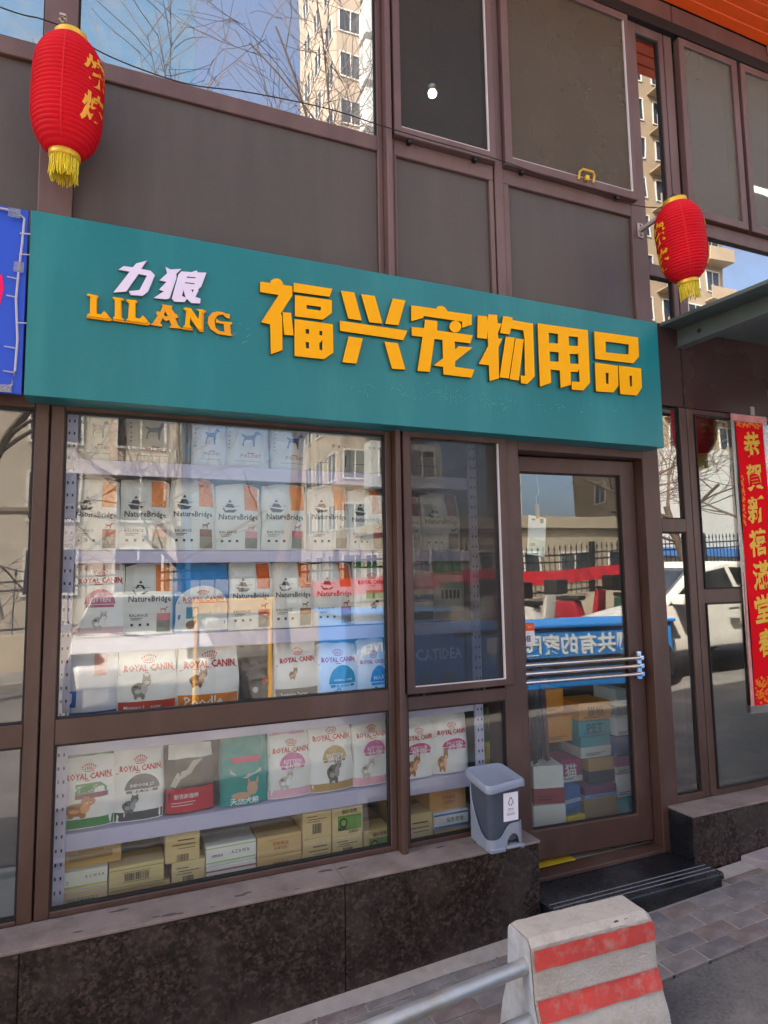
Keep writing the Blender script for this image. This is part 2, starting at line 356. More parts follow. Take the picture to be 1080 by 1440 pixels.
# right of the door: narrow tinted panes and the wide window
MB().box(3.012, 3.0645, 0, .09, .475, 2.665).build('mullion', FRAME, bld, .003, 1); MB().box(3.0705, 3.122, 0, .09, .475, 2.665).build('mullion', FRAME, bld, .003, 1)
post(3.0646, 3.0704, .48, 2.665, .02, .08, BLACK, 'joint')
rail(2.8281, 3.0119, 1.935, 2.012); rail(2.8281, 3.0119, .47, .507)
window(2.8281, 3.0119, .507, 1.935, GLASSTINT, .022); window(2.8281, 3.0119, 2.012, 2.66, GLASSTINT, .022)
rail(3.1221, 4.6, .47, .507); rail(3.1221, 4.6, 1.528, 1.612); rail(3.1221, 4.6, 2.635, 2.664)
GLASSR = glass('green_tinted_glass', (.5, .6, .57), .27, 0, .05)
window(3.1221, 4.6, .507, 1.528, GLASSR, .002); window(3.1221, 4.6, 1.612, 2.635, GLASSR, .002)
post(4.6005, 4.75, .47, 2.66)
MB().box(2.75, 7.2, -.004, .09, 2.666, 3.155).build('fascia', FASCIA, bld, .004, 1)
MB().box(3.045, 3.051, -.0065, -.0041, 2.67, 3.02).build('seam', BLACK, bld)
MB().box(3.60, 3.632, -.010, -.0041, 2.668, 2.72).build('tape_patch', mat('grey_tape', '#a39a9a', .5, .1), bld)
# upper storey
GLU = GLASSUP
post(-.31, -.19, 2.44, 5.04, -.02, .09, FRAME_UP)
rail(-2.2, -.3101, 3.779, 3.853, 0, .09, FRAME_UP); window(-2.2, -.3101, 3.853, 5.04, GLU)
MB().box(-2.2, -.3101, .02, .08, 2.445, 3.7785).build('cladding_panel', PANEL, bld, .003, 1)
rail(-.1899, 1.1319, 3.777, 3.855, 0, .09, FRAME_UP); window(-.1899, 1.1319, 3.855, 5.04, GLU, .022)
MB().box(-.1899, 1.1319, .015, .08, 2.445, 3.7765).build('cladding_panel', PANEL, bld, .003, 1)
post(1.132, 1.16, 2.445, 5.04, 0, .09, FRAME_UP); post(1.1605, 1.189, 2.445, 5.04, -.05, .09, FRAME_UP); post(1.1895, 1.218, 2.445, 5.04, 0, .09, FRAME_UP)
rail(1.2185, 1.79, 3.777, 3.86, .0, .09, FRAME_UP); MB().box(1.232, 1.764, .018, .08, 2.445, 3.7765).build('cladding_panel', PANEL, bld, .003, 1)
post(1.2185, 1.2315, 2.445, 3.7765, .0, .08, FRAME_UP); post(1.7645, 1.79, 2.445, 3.7765, 0, .08, FRAME_UP)
sashA = sash(1.208, 1.79, 3.862, 5.03, (.04, .036, .048, .03), -.035, FRAME_UP, GLASSDULL, SCRD)
post(1.7905, 1.797, 2.445, 5.04, .01, .09, BLACK, 'joint'); post(1.7975, 1.848, 2.445, 5.04, -.006, .09, FRAME_UP)
rail(1.8485, 2.73, 3.777, 3.86, .0, .09, FRAME_UP); MB().box(1.886, 2.728, .018, .08, 2.445, 3.7765).build('cladding_panel', PANEL, bld, .003, 1)
post(1.8485, 1.8855, 2.445, 3.7765, 0, .08, FRAME_UP)
sashB = sash(1.85, 2.755, 3.862, 5.036, (.045, .03, .048, .045), -.035, FRAME_UP, GLASSDULL, SCRB)
for s, xs in ((sashA, (1.285, 1.66)), (sashB, (1.95, 2.60))):
    for x in xs: MB().box(x, x + .022, -.028, -.001, 3.842, 3.862).build('hinge_stay', BLACK, s, .002, 1)
post(2.7305, 2.845, 2.445, 5.045, -.001, .09, FRAME_UP)
window(2.8455, 3.0295, 3.515, 4.985, GLASSTINT, .022); rail(2.8455, 3.0295, 4.9855, 5.045, 0, .09, FRAME_UP)
rail(2.8455, 3.0295, 3.44, 3.5145, 0, .09, FRAME_UP); window(2.8455, 3.0295, 3.156, 3.4395, GLASSTINT, .022)
post(3.03, 3.0665, 3.156, 5.045, 0, .09, FRAME_UP); post(3.067, 3.073, 3.156, 5.045, .015, .09, BLACK, 'joint'); post(3.0735, 3.14, 3.156, 5.045, 0, .09, FRAME_UP)
post(3.1405, 3.178, 3.862, 5.045, .045, .09, BLACK, 'joint')
rail(3.1405, 7.2, 3.775, 3.8615, 0, .09, FRAME_UP)
window(3.1405, 4.7, 3.156, 3.7745, GLU, .022)
SCRG = screen_mat('pale_dusty_fly_screen', '#7d776c', .55)
sash(3.168, 3.68, 3.868, 5.036, (.045, .05, .05, .045), -.03, FRAME_UP, GLASSDULL, SCRG, False)
sash(3.712, 4.25, 3.868, 5.036, (.045, .05, .05, .045), -.03, FRAME_UP, GLASSDULL, SCRG, False)
post(3.6805, 3.7115, 3.862, 5.045, .03, .09, BLACK, 'joint'); post(4.251, 4.7, 3.862, 5.045, 0, .09, FRAME_UP)
MB().box(-2.2, 7.2, -.030, .09, 5.046, 5.118).build('recess_shade_strip', BLACK, bld)  # black strip set forward to paint the recess's shade under the beam
MB().box(-2.2, 3.14, -.012, .09, 5.119, 5.258).build('eave_beam', FRAME_UP, bld, .004, 1); MB().box(3.145, 7.2, -.012, .09, 5.119, 5.258).build('eave_beam', FRAME_UP, bld, .004, 1)
ORANGE = mat('orange_painted_board', '#ff5c14', .5, .07, 3, .2, 60, stretch=(1, 8, 8), dirt='#ee4c0c', dscale=3, damt=.5)
for i in range(6):
    y0 = -.012 - i * .0745
    MB().box(-2.2, 7.2, y0 - .0735, y0 - .001, 5.262, 5.28).build('plank', ORANGE, bld, .005, 1)
MB().box(-2.2, 7.2, -.465, .0895, 5.2805, 5.42).build('eave_roof', FASCIA, bld, .004, 1)
# unseen rest of the block, closed so that no light leaks through
w = MB(); w.box(-9, -2.2005, .0, 6, 0, 5.6); w.box(7.2005, 14, .0, 6, 0, 5.6); w.box(-2.2, 7.2, .0905, 6, 5.421, 5.6); w.build('outer_wall', PANEL, bld)
w = MB(); w.box(-2.2, 7.2, 5.8, 6, -.2, 5.42); w.box(-2.2, 7.2, .095, 5.7995, 2.665, 3.1); w.box(-2.2, -1.71, .095, 5.7995, -.2, 2.66); w.box(4.76, 7.2, .0, 5.7995, -.2, 2.664)
w.build('interior_wall', INT, bld)
w = MB(); w.box(-1.7, 4.75, .1, 5.79, .1, .26); w.build('shop_floor', mat('grey_floor_tile', '#7a756c', .4, .1, 3), bld)
w = MB(); w.box(-1.7, 1.86, .1, .75, .261, .44); w.build('display_base', INT, bld, .003, 1)
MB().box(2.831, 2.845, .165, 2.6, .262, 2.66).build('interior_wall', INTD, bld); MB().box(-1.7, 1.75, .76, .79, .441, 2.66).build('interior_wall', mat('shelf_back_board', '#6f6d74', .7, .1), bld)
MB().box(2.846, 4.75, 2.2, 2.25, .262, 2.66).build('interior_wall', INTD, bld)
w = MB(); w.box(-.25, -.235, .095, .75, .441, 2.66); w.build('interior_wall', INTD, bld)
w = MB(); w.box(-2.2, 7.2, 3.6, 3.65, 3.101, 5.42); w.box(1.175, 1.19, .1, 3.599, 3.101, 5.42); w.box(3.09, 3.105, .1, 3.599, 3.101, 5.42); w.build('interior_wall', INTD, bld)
# granite plinth, sills and step
for x0, x1 in ((-2.2, -1.02), (-1.018, -.262), (-.26, .872), (.874, 1.80)):
    MB().box(x0, x1, -.165, .05, -.2, .501).build('granite_slab', GRAN, bld, .003, 1)
for x0, x1 in ((-2.2, .873), (.8745, 1.806)):
    MB().box(x0, x1, -.170, .0945, .5015, .5135).build('sill', SILL, bld, .003, 2)
ch = MB()
for x, y, l in ((.045, -.035, .035), (.165, -.14, .018), (.21, -.145, .035), (.245, -.15, .02), (.47, -.11, .03), (.50, -.10, .02), (.83, -.05, .035), (.90, -.055, .03), (1.36, -.045, .03), (-.09, -.13, .02), (.36, -.155, .012), (.68, -.15, .015)):
    a0 = rnd.uniform(-.3, .3)
    ch.add([(x + l * math.cos(q * .524) * rnd.uniform(.6, 1.1), y + l * .32 * math.sin(q * .524 + a0) * rnd.uniform(.6, 1.1), .5141) for q in range(12)], [tuple(range(12))])
tag(ch.build('sill_chips', mat('dark_chip', '#55494a', .8, .3, 40), bld), kind='stuff')
MB().box(2.757, 7.2, -.155, .05, -.2, .457).build('granite_slab', GRAN, bld, .003, 1); MB().box(2.752, 7.2, -.159, .0945, .4575, .4695).build('sill', SILL, bld, .004, 2)
MB().box(2.7515, 2.7568, -.1545, -.001, .24, .457).build('granite_slab', BLACKGRAN, bld)
st = [(0, -.2), (0, .235)]
st += [(-.272, .235), (-.2795, .232), (-.282, .226), (-.282, .205), (-.268, .20), (-.268, -.2)]
MB().prism(st, 1.815, 2.80, lambda u, v, a: (a, u, v)).build('step', BLACKGRAN, bld)
gs = MB()
for gy in (-.185, -.215, -.245): gs.box(1.83, 2.79, gy - .003, gy + .003, .2352, .2368)
gs.build('anti_slip_strip', mat('dusty_strip', '#77777a', .8, .2, 40), bld)
MB().box(1.88, 2.83, -.0, .1, .0, .234).build('step_back', BLACKGRAN, bld)
mtile = tag(MB().box(1.90, 2.20, .08, .62, .261, .266).build('floor_mat', mat('yellow_mat', '#b8980e', .7, .1, 20, .3), None, .003, 1), 'yellow mat on the shop floor just inside the glass door', 'mat')
# awning
aw = thing('awning', 'grey green metal awning over the right hand window with a bracket beneath', 'awning', (2.89, 0, 3.132))
AWN = mat('weathered_green_grey_metal', '#5a6663', .5, .14, 3, .15, 40, dirt='#454d49', dscale=2, damt=.6)
MB().prism([(0, 0), (4, 0), (4, -1.3), (0, -1.3)], 0, .022, lambda u, v, a: (u, v - .006, a + .05 * v)).build('awning_sheet', AWN, aw, .003, 1)
MB().prism([(0, 0), (4, 0), (4, -.02), (0, -.02)], 0, .05, lambda u, v, a: (u, v - 1.308, a - .082)).build('edge_trim', AWN, aw, .003, 1)
def bracket(x):
    m = MB(); m.prism([(-.006, -.004), (-1.28, -.068), (-1.28, -.13), (-.006, -.105)], x, x + .008, lambda u, v, a: (a, u, v))
    m.prism([(-.006, -.105), (-1.28, -.13), (-1.28, -.138), (-.006, -.113)], x - .02, x + .045, lambda u, v, a: (a, u, v))
    o = m.build('bracket', AWN, aw)
    MB().tube([(x - .002, -.16, -.062), (x + .0085, -.16, -.062)], .013, 12).build('bolt_hole', BLACK, o)
bracket(.135); bracket(1.6)

# ------------------------------------------------------------------ sign board
SY = -.12
sign = thing('shop_sign', 'long teal sign board with yellow and white lettering above the shop window', 'sign', (0, 0, 0))
MB().box(-.318, 2.752, SY, -.0505 + .048, 2.388, 3.092).build('board', TEAL, sign, .002, 1)
GLY = {
 '福': [[(0.534,2.95),(0.575,2.951),(0.579,2.963),(0.59,2.972),(0.603,2.977),(0.616,2.975),(0.626,2.966),(0.632,2.952),(0.67,2.953),(0.671,2.912),(0.62,2.824),(0.626,2.815),(0.628,2.666),(0.578,2.642),(0.575,2.771),(0.537,2.774),(0.611,2.904),(0.532,2.905)],[(0.628,2.832),(0.665,2.834),(0.676,2.736),(0.635,2.733)],[(0.677,2.969),(0.85,2.971),(0.836,2.932),(0.675,2.928)],[(0.682,2.915),(0.847,2.919),(0.847,2.86),(0.805,2.824),(0.681,2.821)],[(0.733,2.879),(0.797,2.88),(0.796,2.863),(0.733,2.862)],[(0.68,2.809),(0.851,2.81),(0.852,2.683),(0.809,2.648),(0.679,2.647)],[(0.729,2.772),(0.743,2.772),(0.743,2.752),(0.729,2.752)],[(0.79,2.772),(0.802,2.772),(0.802,2.753),(0.789,2.753)],[(0.729,2.715),(0.743,2.714),(0.743,2.688),(0.729,2.688)],[(0.789,2.715),(0.802,2.732),(0.802,2.687),(0.789,2.688)]],
 '兴': [[(0.889,2.969),(0.952,2.97),(0.986,2.845),(0.922,2.846)],[(0.984,2.968),(1.05,2.97),(1.085,2.846),(1.021,2.843)],[(1.138,2.972),(1.202,2.973),(1.164,2.849),(1.098,2.847)],[(0.883,2.831),(1.208,2.83),(1.187,2.782),(0.883,2.785)],[(0.923,2.765),(0.99,2.765),(0.958,2.646),(0.892,2.645)],[(1.094,2.763),(1.159,2.765),(1.195,2.645),(1.128,2.642)]],
 '宠': [[(1.231,2.954),(1.359,2.957),(1.37,2.971),(1.392,2.976),(1.408,2.969),(1.42,2.954),(1.551,2.957),(1.549,2.905),(1.496,2.883),(1.497,2.914),(1.293,2.912),(1.293,2.903),(1.228,2.877)],[(1.492,2.889),(1.49,2.88),(1.485,2.871),(1.477,2.863),(1.468,2.858),(1.458,2.855),(1.448,2.855),(1.439,2.859),(1.433,2.864),(1.428,2.872),(1.427,2.881),(1.43,2.89),(1.435,2.899),(1.442,2.906),(1.451,2.911),(1.462,2.914),(1.471,2.913),(1.48,2.91),(1.487,2.904),(1.491,2.896)],[(1.3,2.895),(1.364,2.898),(1.361,2.852),(1.554,2.855),(1.538,2.812),(1.453,2.811),(1.455,2.772),(1.475,2.791),(1.55,2.794),(1.453,2.714),(1.452,2.688),(1.557,2.687),(1.539,2.644),(1.388,2.644),(1.389,2.68),(1.338,2.681),(1.39,2.723),(1.388,2.81),(1.347,2.809),(1.318,2.648),(1.255,2.646),(1.285,2.811),(1.23,2.809),(1.231,2.851),(1.294,2.854)]],
 '物': [[(1.585,2.958),(1.638,2.961),(1.639,2.937),(1.645,2.972),(1.694,2.976),(1.695,2.936),(1.719,2.935),(1.699,2.892),(1.695,2.888),(1.696,2.858),(1.719,2.859),(1.696,2.813),(1.693,2.658),(1.638,2.638),(1.638,2.717),(1.581,2.716),(1.638,2.814),(1.636,2.889),(1.632,2.846),(1.577,2.845)],[(1.73,2.976),(1.782,2.976),(1.784,2.963),(1.904,2.962),(1.902,2.69),(1.855,2.646),(1.819,2.646),(1.819,2.686),(1.844,2.687),(1.85,2.878),(1.844,2.918),(1.773,2.918),(1.762,2.886),(1.707,2.886)],[(1.74,2.873),(1.793,2.874),(1.749,2.663),(1.696,2.663)],[(1.797,2.871),(1.845,2.873),(1.807,2.659),(1.753,2.66)]],
 '用': [[(1.933,2.968),(2.248,2.975),(2.247,2.694),(2.201,2.648),(2.127,2.645),(2.129,2.688),(2.18,2.69),(2.18,2.761),(2.171,2.742),(2.125,2.738),(2.123,2.669),(2.057,2.648),(2.058,2.737),(2.0,2.736),(2.0,2.667),(1.931,2.64)],[(1.998,2.927),(2.057,2.929),(2.054,2.878),(1.997,2.874)],[(2.123,2.926),(2.183,2.929),(2.18,2.881),(2.122,2.876)],[(1.999,2.829),(2.055,2.832),(2.053,2.783),(1.999,2.779)],[(2.124,2.832),(2.174,2.837),(2.179,2.847),(2.179,2.786),(2.125,2.782)]],
 '品': [[(2.291,2.975),(2.591,2.982),(2.589,2.873),(2.544,2.831),(2.289,2.825)],[(2.363,2.929),(2.521,2.933),(2.517,2.876),(2.362,2.87)],[(2.286,2.806),(2.438,2.806),(2.435,2.696),(2.399,2.656),(2.283,2.651)],[(2.353,2.758),(2.373,2.758),(2.369,2.7),(2.352,2.7)],[(2.445,2.807),(2.599,2.81),(2.597,2.703),(2.559,2.655),(2.444,2.652)],[(2.514,2.76),(2.532,2.761),(2.529,2.702),(2.515,2.702)]],
 '力': [[(0.004,2.925),(0.037,2.926),(0.049,2.944),(0.089,2.963),(0.068,2.925),(0.102,2.924),(0.119,2.908),(0.095,2.837),(0.075,2.816),(0.031,2.813),(0.025,2.828),(0.063,2.838),(0.089,2.901),(0.059,2.902),(0.016,2.824),(-0.03,2.813),(0.026,2.906),(-0.014,2.907)]],
 '狼': [[(0.157,2.95),(0.175,2.942),(0.219,2.952),(0.199,2.928),(0.2,2.911),(0.175,2.822),(0.163,2.816),(0.115,2.814),(0.143,2.839),(0.153,2.848),(0.134,2.851),(0.162,2.888),(0.135,2.889),(0.164,2.924)],[(0.217,2.941),(0.257,2.945),(0.278,2.956),(0.28,2.948),(0.315,2.953),(0.296,2.891),(0.283,2.876),(0.286,2.873),(0.273,2.844),(0.293,2.84),(0.292,2.819),(0.257,2.815),(0.24,2.83),(0.232,2.815),(0.192,2.811),(0.183,2.823),(0.206,2.924)],[(0.239,2.923),(0.274,2.926),(0.272,2.922),(0.238,2.918)],[(0.233,2.898),(0.269,2.9),(0.268,2.896),(0.232,2.894)],[(0.228,2.87),(0.221,2.84),(0.236,2.835),(0.227,2.862)],[(0.256,2.872),(0.267,2.873),(0.262,2.86)]],
 'L': [[(-0.121,2.794),(-0.08,2.791),(-0.085,2.779),(-0.085,2.714),(-0.065,2.714),(-0.053,2.731),(-0.031,2.703),(-0.041,2.698),(-0.121,2.7),(-0.119,2.709),(-0.109,2.712),(-0.11,2.783),(-0.121,2.786)]],
 'I': [[(-0.032,2.794),(0.008,2.794),(0.009,2.788),(0.0,2.783),(0.003,2.713),(0.017,2.704),(0.01,2.7),(-0.029,2.702),(-0.029,2.709),(-0.022,2.711),(-0.024,2.783),(-0.031,2.788)]],
 'L2': [[(0.016,2.792),(0.055,2.794),(0.058,2.786),(0.051,2.782),(0.052,2.719),(0.072,2.717),(0.084,2.734),(0.106,2.707),(0.096,2.7),(0.016,2.702),(0.016,2.707),(0.024,2.712),(0.026,2.778),(0.017,2.786)]],
 'A': [[(0.146,2.794),(0.186,2.794),(0.183,2.781),(0.196,2.764),(0.204,2.761),(0.21,2.749),(0.199,2.744),(0.208,2.718),(0.224,2.705),(0.177,2.703),(0.177,2.708),(0.184,2.712),(0.175,2.734),(0.161,2.727),(0.15,2.738),(0.142,2.717),(0.15,2.708),(0.147,2.702),(0.105,2.705),(0.115,2.714),(0.131,2.745),(0.126,2.753),(0.129,2.764),(0.141,2.762),(0.15,2.786)],[(0.16,2.767),(0.169,2.751),(0.161,2.746),(0.154,2.752)]],
 'N': [[(0.228,2.792),(0.257,2.792),(0.291,2.747),(0.294,2.783),(0.28,2.792),(0.314,2.794),(0.315,2.787),(0.307,2.78),(0.306,2.703),(0.291,2.701),(0.254,2.749),(0.252,2.717),(0.267,2.703),(0.224,2.703),(0.224,2.708),(0.234,2.715),(0.238,2.779),(0.228,2.786)]],
 'G': [[(0.361,2.797),(0.385,2.797),(0.391,2.793),(0.41,2.793),(0.41,2.774),(0.4,2.772),(0.381,2.786),(0.361,2.779),(0.349,2.759),(0.353,2.728),(0.368,2.716),(0.389,2.715),(0.385,2.747),(0.354,2.748),(0.354,2.767),(0.371,2.757),(0.417,2.76),(0.421,2.753),(0.412,2.747),(0.414,2.711),(0.423,2.705),(0.416,2.7),(0.362,2.702),(0.334,2.718),(0.322,2.741),(0.324,2.766),(0.34,2.789)]],
}
for k in '福兴宠物用品':
    curve_plate('character', GLY[k], SY - .0095, .017, YELLOW, sign, side=mat('brown_letter_return', '#6a4208', .5, .1))
for k in '力狼':
    curve_plate('character', GLY[k], SY - .0075, .013, LILAC, sign, side=mat('grey_letter_return', '#6a6476', .5, .1))
for k in ('L', 'I', 'L2', 'A', 'N', 'G'):
    q = curve_plate('letter', GLY[k], SY - .007, .012, GOLDYEL, sign, side=mat('amber_letter_return', '#8a5206', .5, .1))
    fp = [[(sum(p[0] for p in P) / len(P) + (x - sum(p[0] for p in P) / len(P)) * .86 - .002, sum(p[1] for p in P) / len(P) + (z - sum(p[1] for p in P) / len(P)) * .93 + .003) for x, z in P] for P in GLY[k][:1]]
    if k in ('L', 'I', 'L2', 'N'): curve_plate('raised_face', fp, SY - .016, .005, YELLOW, q)
# glue ghosts of an older lettering under the present one
gm = MB()
for i in range(150):
    if rnd.random() < .35: x, z = rnd.gauss(.30, .10), rnd.gauss(2.735, .02)
    else: x, z = rnd.gauss(1.55, .30), rnd.gauss(2.545 + .0, .022)
    a, l, t = rnd.uniform(0, 3.14), rnd.uniform(.002, .016), rnd.uniform(.0006, .0016)
    if not (-.2 < x < 2.6): continue
    ca, sa = math.cos(a), math.sin(a)
    gm.prism([(-l, -t), (l, -t), (l, t), (-l, t)], SY - .0012, SY - .0002, lambda u, v, w, x=x, z=z, ca=ca, sa=sa: (x + u * ca - v * sa, w, z + u * sa + v * ca))
tag(gm.build('glue_residue', mat('old_glue', '#4f9c96', .6, .1), sign), kind='stuff')

# ------------------------------------------------------------------ blue banner at the left
bn = thing('blue_banner', 'bright blue banner edged with a white light rope, left of the teal sign', 'banner', (-.32, -.115, 2.39))
MB().box(-1.6, -.006, 0, .012, .0, .70).build('banner_sheet', mat('blue_vinyl', '#1f4fc8', .42, .06, 1.5, .1, 14), bn, .002, 1)
MB().box(-1.6, -.02, .0122, .06, .02, .68).build('banner_frame', FRAME, bn)
pk = [(-.30, .20), (-.24, .22), (-.16, .30), (-.115, .40), (-.104, .47), (-.112, .515), (-.15, .54), (-.22, .52), (-.30, .54)]
MB().prism([(x + .030, z - .08) for x, z in pk], -.002, -.0002, lambda u, v, a: (u, a, v)).build('printed_shape', pmat('#f0206a'), bn)
WROPE = mat('milky_plastic', '#b9b3bd', .4, .08)
pts = [(-1.5, -.008, .682), (-.16, -.008, .685), (-.045, -.01, .683), (-.018, -.01, .66), (-.022, -.01, .56), (-.03, -.01, .44), (-.034, -.01, .35), (-.024, -.01, .2), (-.028, -.01, .08), (-.036, -.01, .03), (-.07, -.01, .006), (-.3, -.008, .004), (-1.5, -.008, .006)]
lr = MB().tube(pts, .0042, 8).build('light_rope', WROPE, bn, smooth=True)
for z, d in ((.60, 1), (.52, 1), (.425, -1), (.355, -1), (.26, 1), (.165, -1), (.075, -1)):
    MB().tube([(-.03, -.012, z), (-.03 + d * .034, -.018, z + .001)], .0026, 6).build('bulb_clip', WROPE, lr)
for x0, x1, z0, z1 in ((-.045, -.012, .45, .49), (-.07, -.03, .655, .69), (-.10, -.035, .0, .028)):
    MB().box(x0, x1, -.0163, -.0155, z0, z1).build('clear_tape', glass('tape_film', (.75, .75, .8), .12, .3, .25), bn)

# ------------------------------------------------------------------ lanterns
RED = mat('red_lantern_cloth', '#d40f20', .6, .05, 5, .25, 220, spec=.15, dirt='#c8202c', dscale=4, damt=.6)
GOLD = mat('gold_foil', '#e6b93a', .35, .08, 10, metal=.35)
TASS = mat('yellow_tassel', '#e8cf2a', .6, .1, 20)
GLYPH = mat('gold_brush_print', '#f2a81c', .45, .08, 12)
def lantern(label, loc, rot, cols, Rr=.127, H=.455):
    t = thing('lantern', label, 'lantern', loc, 'red barbecue lanterns', rot)   # origin at the top of the cloth
    n = 27
    def rad(s):
        e = abs(2 * s - 1); return Rr * (1 - .52 * e ** 4.2) * (1 - .03 * (1 - s))
    prof = []
    for i in range(n):
        for j in range(4):
            s = (i + j / 4) / n
            prof.append((rad(s) * (1 - .038 * (1 - abs(math.sin(math.pi * (j / 4)))) ** 1.0), -H * (1 - s)))
    prof.append((rad(1), 0))
    prof = [(r, z) for r, z in prof]
    MB().lathe(prof, 56).build('lantern_body', RED, t, smooth=True, angle=60)
    MB().lathe([(.055, -.004), (.06, .0), (.06, .020), (.056, .024), (.03, .024)], 28).build('top_ring', GOLD, t, smooth=True)
    MB().lathe([(.03, -H - .022), (.052, -H - .022), (.055, -H - .018), (.055, -H + .002), (.05, -H + .01)], 28).build('bottom_ring', GOLD, t, smooth=True)
    tm = MB()
    for i in range(110):
        a = 2 * math.pi * i / 110 + rnd.uniform(-.02, .02); r0 = .050 - rnd.uniform(0, .006); L = rnd.uniform(.062, .085); f = rnd.uniform(.9, 1.02)
        x, y = r0 * math.cos(a), r0 * math.sin(a); dx, dy = rnd.uniform(-.006, .006), rnd.uniform(-.006, .006)
        tm.tube([(x, y, -H - .02), (x * (1 + f) / 2, y * (1 + f) / 2, -H - .02 - L * .5), (x * f + dx, y * f + dy, -H - .02 - L)], .0017, 4, True)
    tag(tm.build('tassel', TASS, t), kind='stuff')
    MB().tube([(-.03, 0, .02), (-.02, 0, .045), (.0, 0, .055), (.02, 0, .045), (.03, 0, .02)], .0025, 6).build('hanging_loop', BLACK, t, smooth=True)
    for sgn in (1,):
        sm = MB()
        for i in range(60):
            s0, s1 = .03 + .94 * i / 60, .03 + .94 * (i + 1) / 60; a = R(cols[2])
            for s_ in ((s0, s1),):
                r0, r1 = rad(s0) + .0006, rad(s1) + .0006; w = .02
                sm.add([(r0 * math.cos(a - w), r0 * math.sin(a - w), -H * (1 - s0)), (r0 * math.cos(a + w), r0 * math.sin(a + w), -H * (1 - s0)), (r1 * math.cos(a + w), r1 * math.sin(a + w), -H * (1 - s1)), (r1 * math.cos(a - w), r1 * math.sin(a - w), -H * (1 - s1))], [(0, 1, 2, 3)])
        sm.build('seam', mat('red_seam', '#dc2a34', .6, .05, spec=.1), t)
    for a0 in cols[:2]:
        for ch, zc in (('烧', -.155), ('烤', -.30)):
            vs, fs, w, h = text2d(ch, .03, 4); k = .122 / h
            bm = bmesh.new(); vv = [bm.verts.new((x * k, y * k, 0)) for x, y in vs]
            for f in fs:
                try: bm.faces.new([vv[i] for i in f])
                except Exception: pass
            bmesh.ops.triangulate(bm, faces=bm.faces[:]); bmesh.ops.subdivide_edges(bm, edges=bm.edges[:], cuts=2, use_grid_fill=True)
            for v in bm.verts:
                x, z = v.co.x, v.co.y
                x += .09 * z + .003 * math.sin(z * 90); z += .12 * x + .003 * math.sin(x * 80)
                r = rad(1 + (zc + z) / H) + .0013; a = R(a0) + x * .95 / Rr
                v.co = (r * math.cos(a), r * math.sin(a), zc + z)
            me = bpy.data.meshes.new('character'); bm.to_mesh(me); bm.free(); link('character', me, GLYPH, t)
    return t
lantern('red lantern hanging above the blue banner at the left, gold writing on its right side', (-.200, -.17, 3.765), (R(1), R(1.2), 0), (-38, 150, -95))
lantern('red lantern hanging askew from the white bracket above the right end of the teal sign', (2.735, -.305, 3.680), (R(2), R(-10), 0), (-118 - 82, -134 + 84 + 8, -128), H=.415)
lantern("red lantern beyond the photo's right edge, mirrored beside the couplet", (3.62, -.42, 2.93), (0, R(-3), 0), (-60, 100, -95), H=.43)
def lbracket(x, z, label, ln):
    t = thing('lantern_bracket', label, 'bracket', (x, 0, z), 'lantern brackets'); WH = mat('dirty_white_steel', '#b8aea6', .5, .15, 12, dirt='#6a5a4e', dscale=9, damt=.6)
    p = MB().box(-.022, .022, -.0075, -.0021, -.045, .045).build('wall_plate', WH, t, .002, 1)
    for zz in (-.03, .03): MB().tube([(0, -.011, zz), (0, -.0076, zz)], .005, 8).build('bolt', BLACK, p)
    MB().prism([(-.0076, -.012), (-ln, .004), (-ln - .012, -.004), (-ln - .012, .006), (-ln, .016), (-.0076, .012)], -.011, .011, lambda u, v, a: (a, u, v)).build('arm', WH, t, .002, 1)
    MB().tube([(0, -ln, .0), (.012, -ln - .004, -.012), (0, -ln - .002, -.024), (-.012, -ln, -.012), (0, -ln, .002)], .004, 6).build('hook', WH, t)
lbracket(2.788, 3.70, 'white flat bracket bolted to the frame, holding the right hand lantern', .30)
lbracket(-.232, 3.862, 'white bracket above the left lantern, on the window post', .165)
def cable(name, label, pts, r):
    P = [Vector(p) for p in pts]; out = []
    for i in range(len(P) - 1):
        for s in range(6):
            t = s / 6; p0, p1, p2, p3 = P[max(i - 1, 0)], P[i], P[i + 1], P[min(i + 2, len(P) - 1)]
            out.append(.5 * ((2 * p1) + (-p0 + p2) * t + (2 * p0 - 5 * p1 + 4 * p2 - p3) * t * t + (-p0 + 3 * p1 - 3 * p2 + p3) * t ** 3))
    out.append(P[-1])
    return tag(MB().tube(out, r, 6).build(name, BLACK, smooth=True), label, 'cable')
cable('power_cable', 'thin black cable sagging across the upper windows from lantern to lantern',
      [(-.9, -.25, 3.83), (-.433, -.200, 3.800), (-.296, -.190, 3.808), (-.178, -.165, 3.812), (-.115, -.135, 3.790), (.056, -.100, 3.786), (.252, -.090, 3.786), (.493, -.080, 3.831), (.854, -.072, 3.864), (1.122, -.068, 3.857),
       (1.368, -.066, 3.853), (1.613, -.062, 3.857), (1.869, -.060, 3.850), (2.094, -.060, 3.832), (2.307, -.060, 3.815), (2.581, -.060, 3.803), (2.756, -.075, 3.80), (2.79, -.20, 3.73)], .0026)
h = thing('window_handle', 'yellow bow handle on the lower rim of the brown screened sash', 'handle', (2.375, -.036, 3.895))
MB().tube([(-.05, 0, -.005), (-.052, -.012, .03), (-.035, -.02, .045), (.035, -.02, .045), (.052, -.012, .03), (.05, 0, -.005)], .0065, 8).build('bow', GOLD, h, smooth=True)
MB().box(-.012, .012, -.02, -.001, -.008, .02).build('latch', GOLD, h, .003, 1)
h = thing('gold_hook', 'gold hook under the orange eave, cut by the right edge of the photo', 'hook', (4.04, -.02, 5.17))
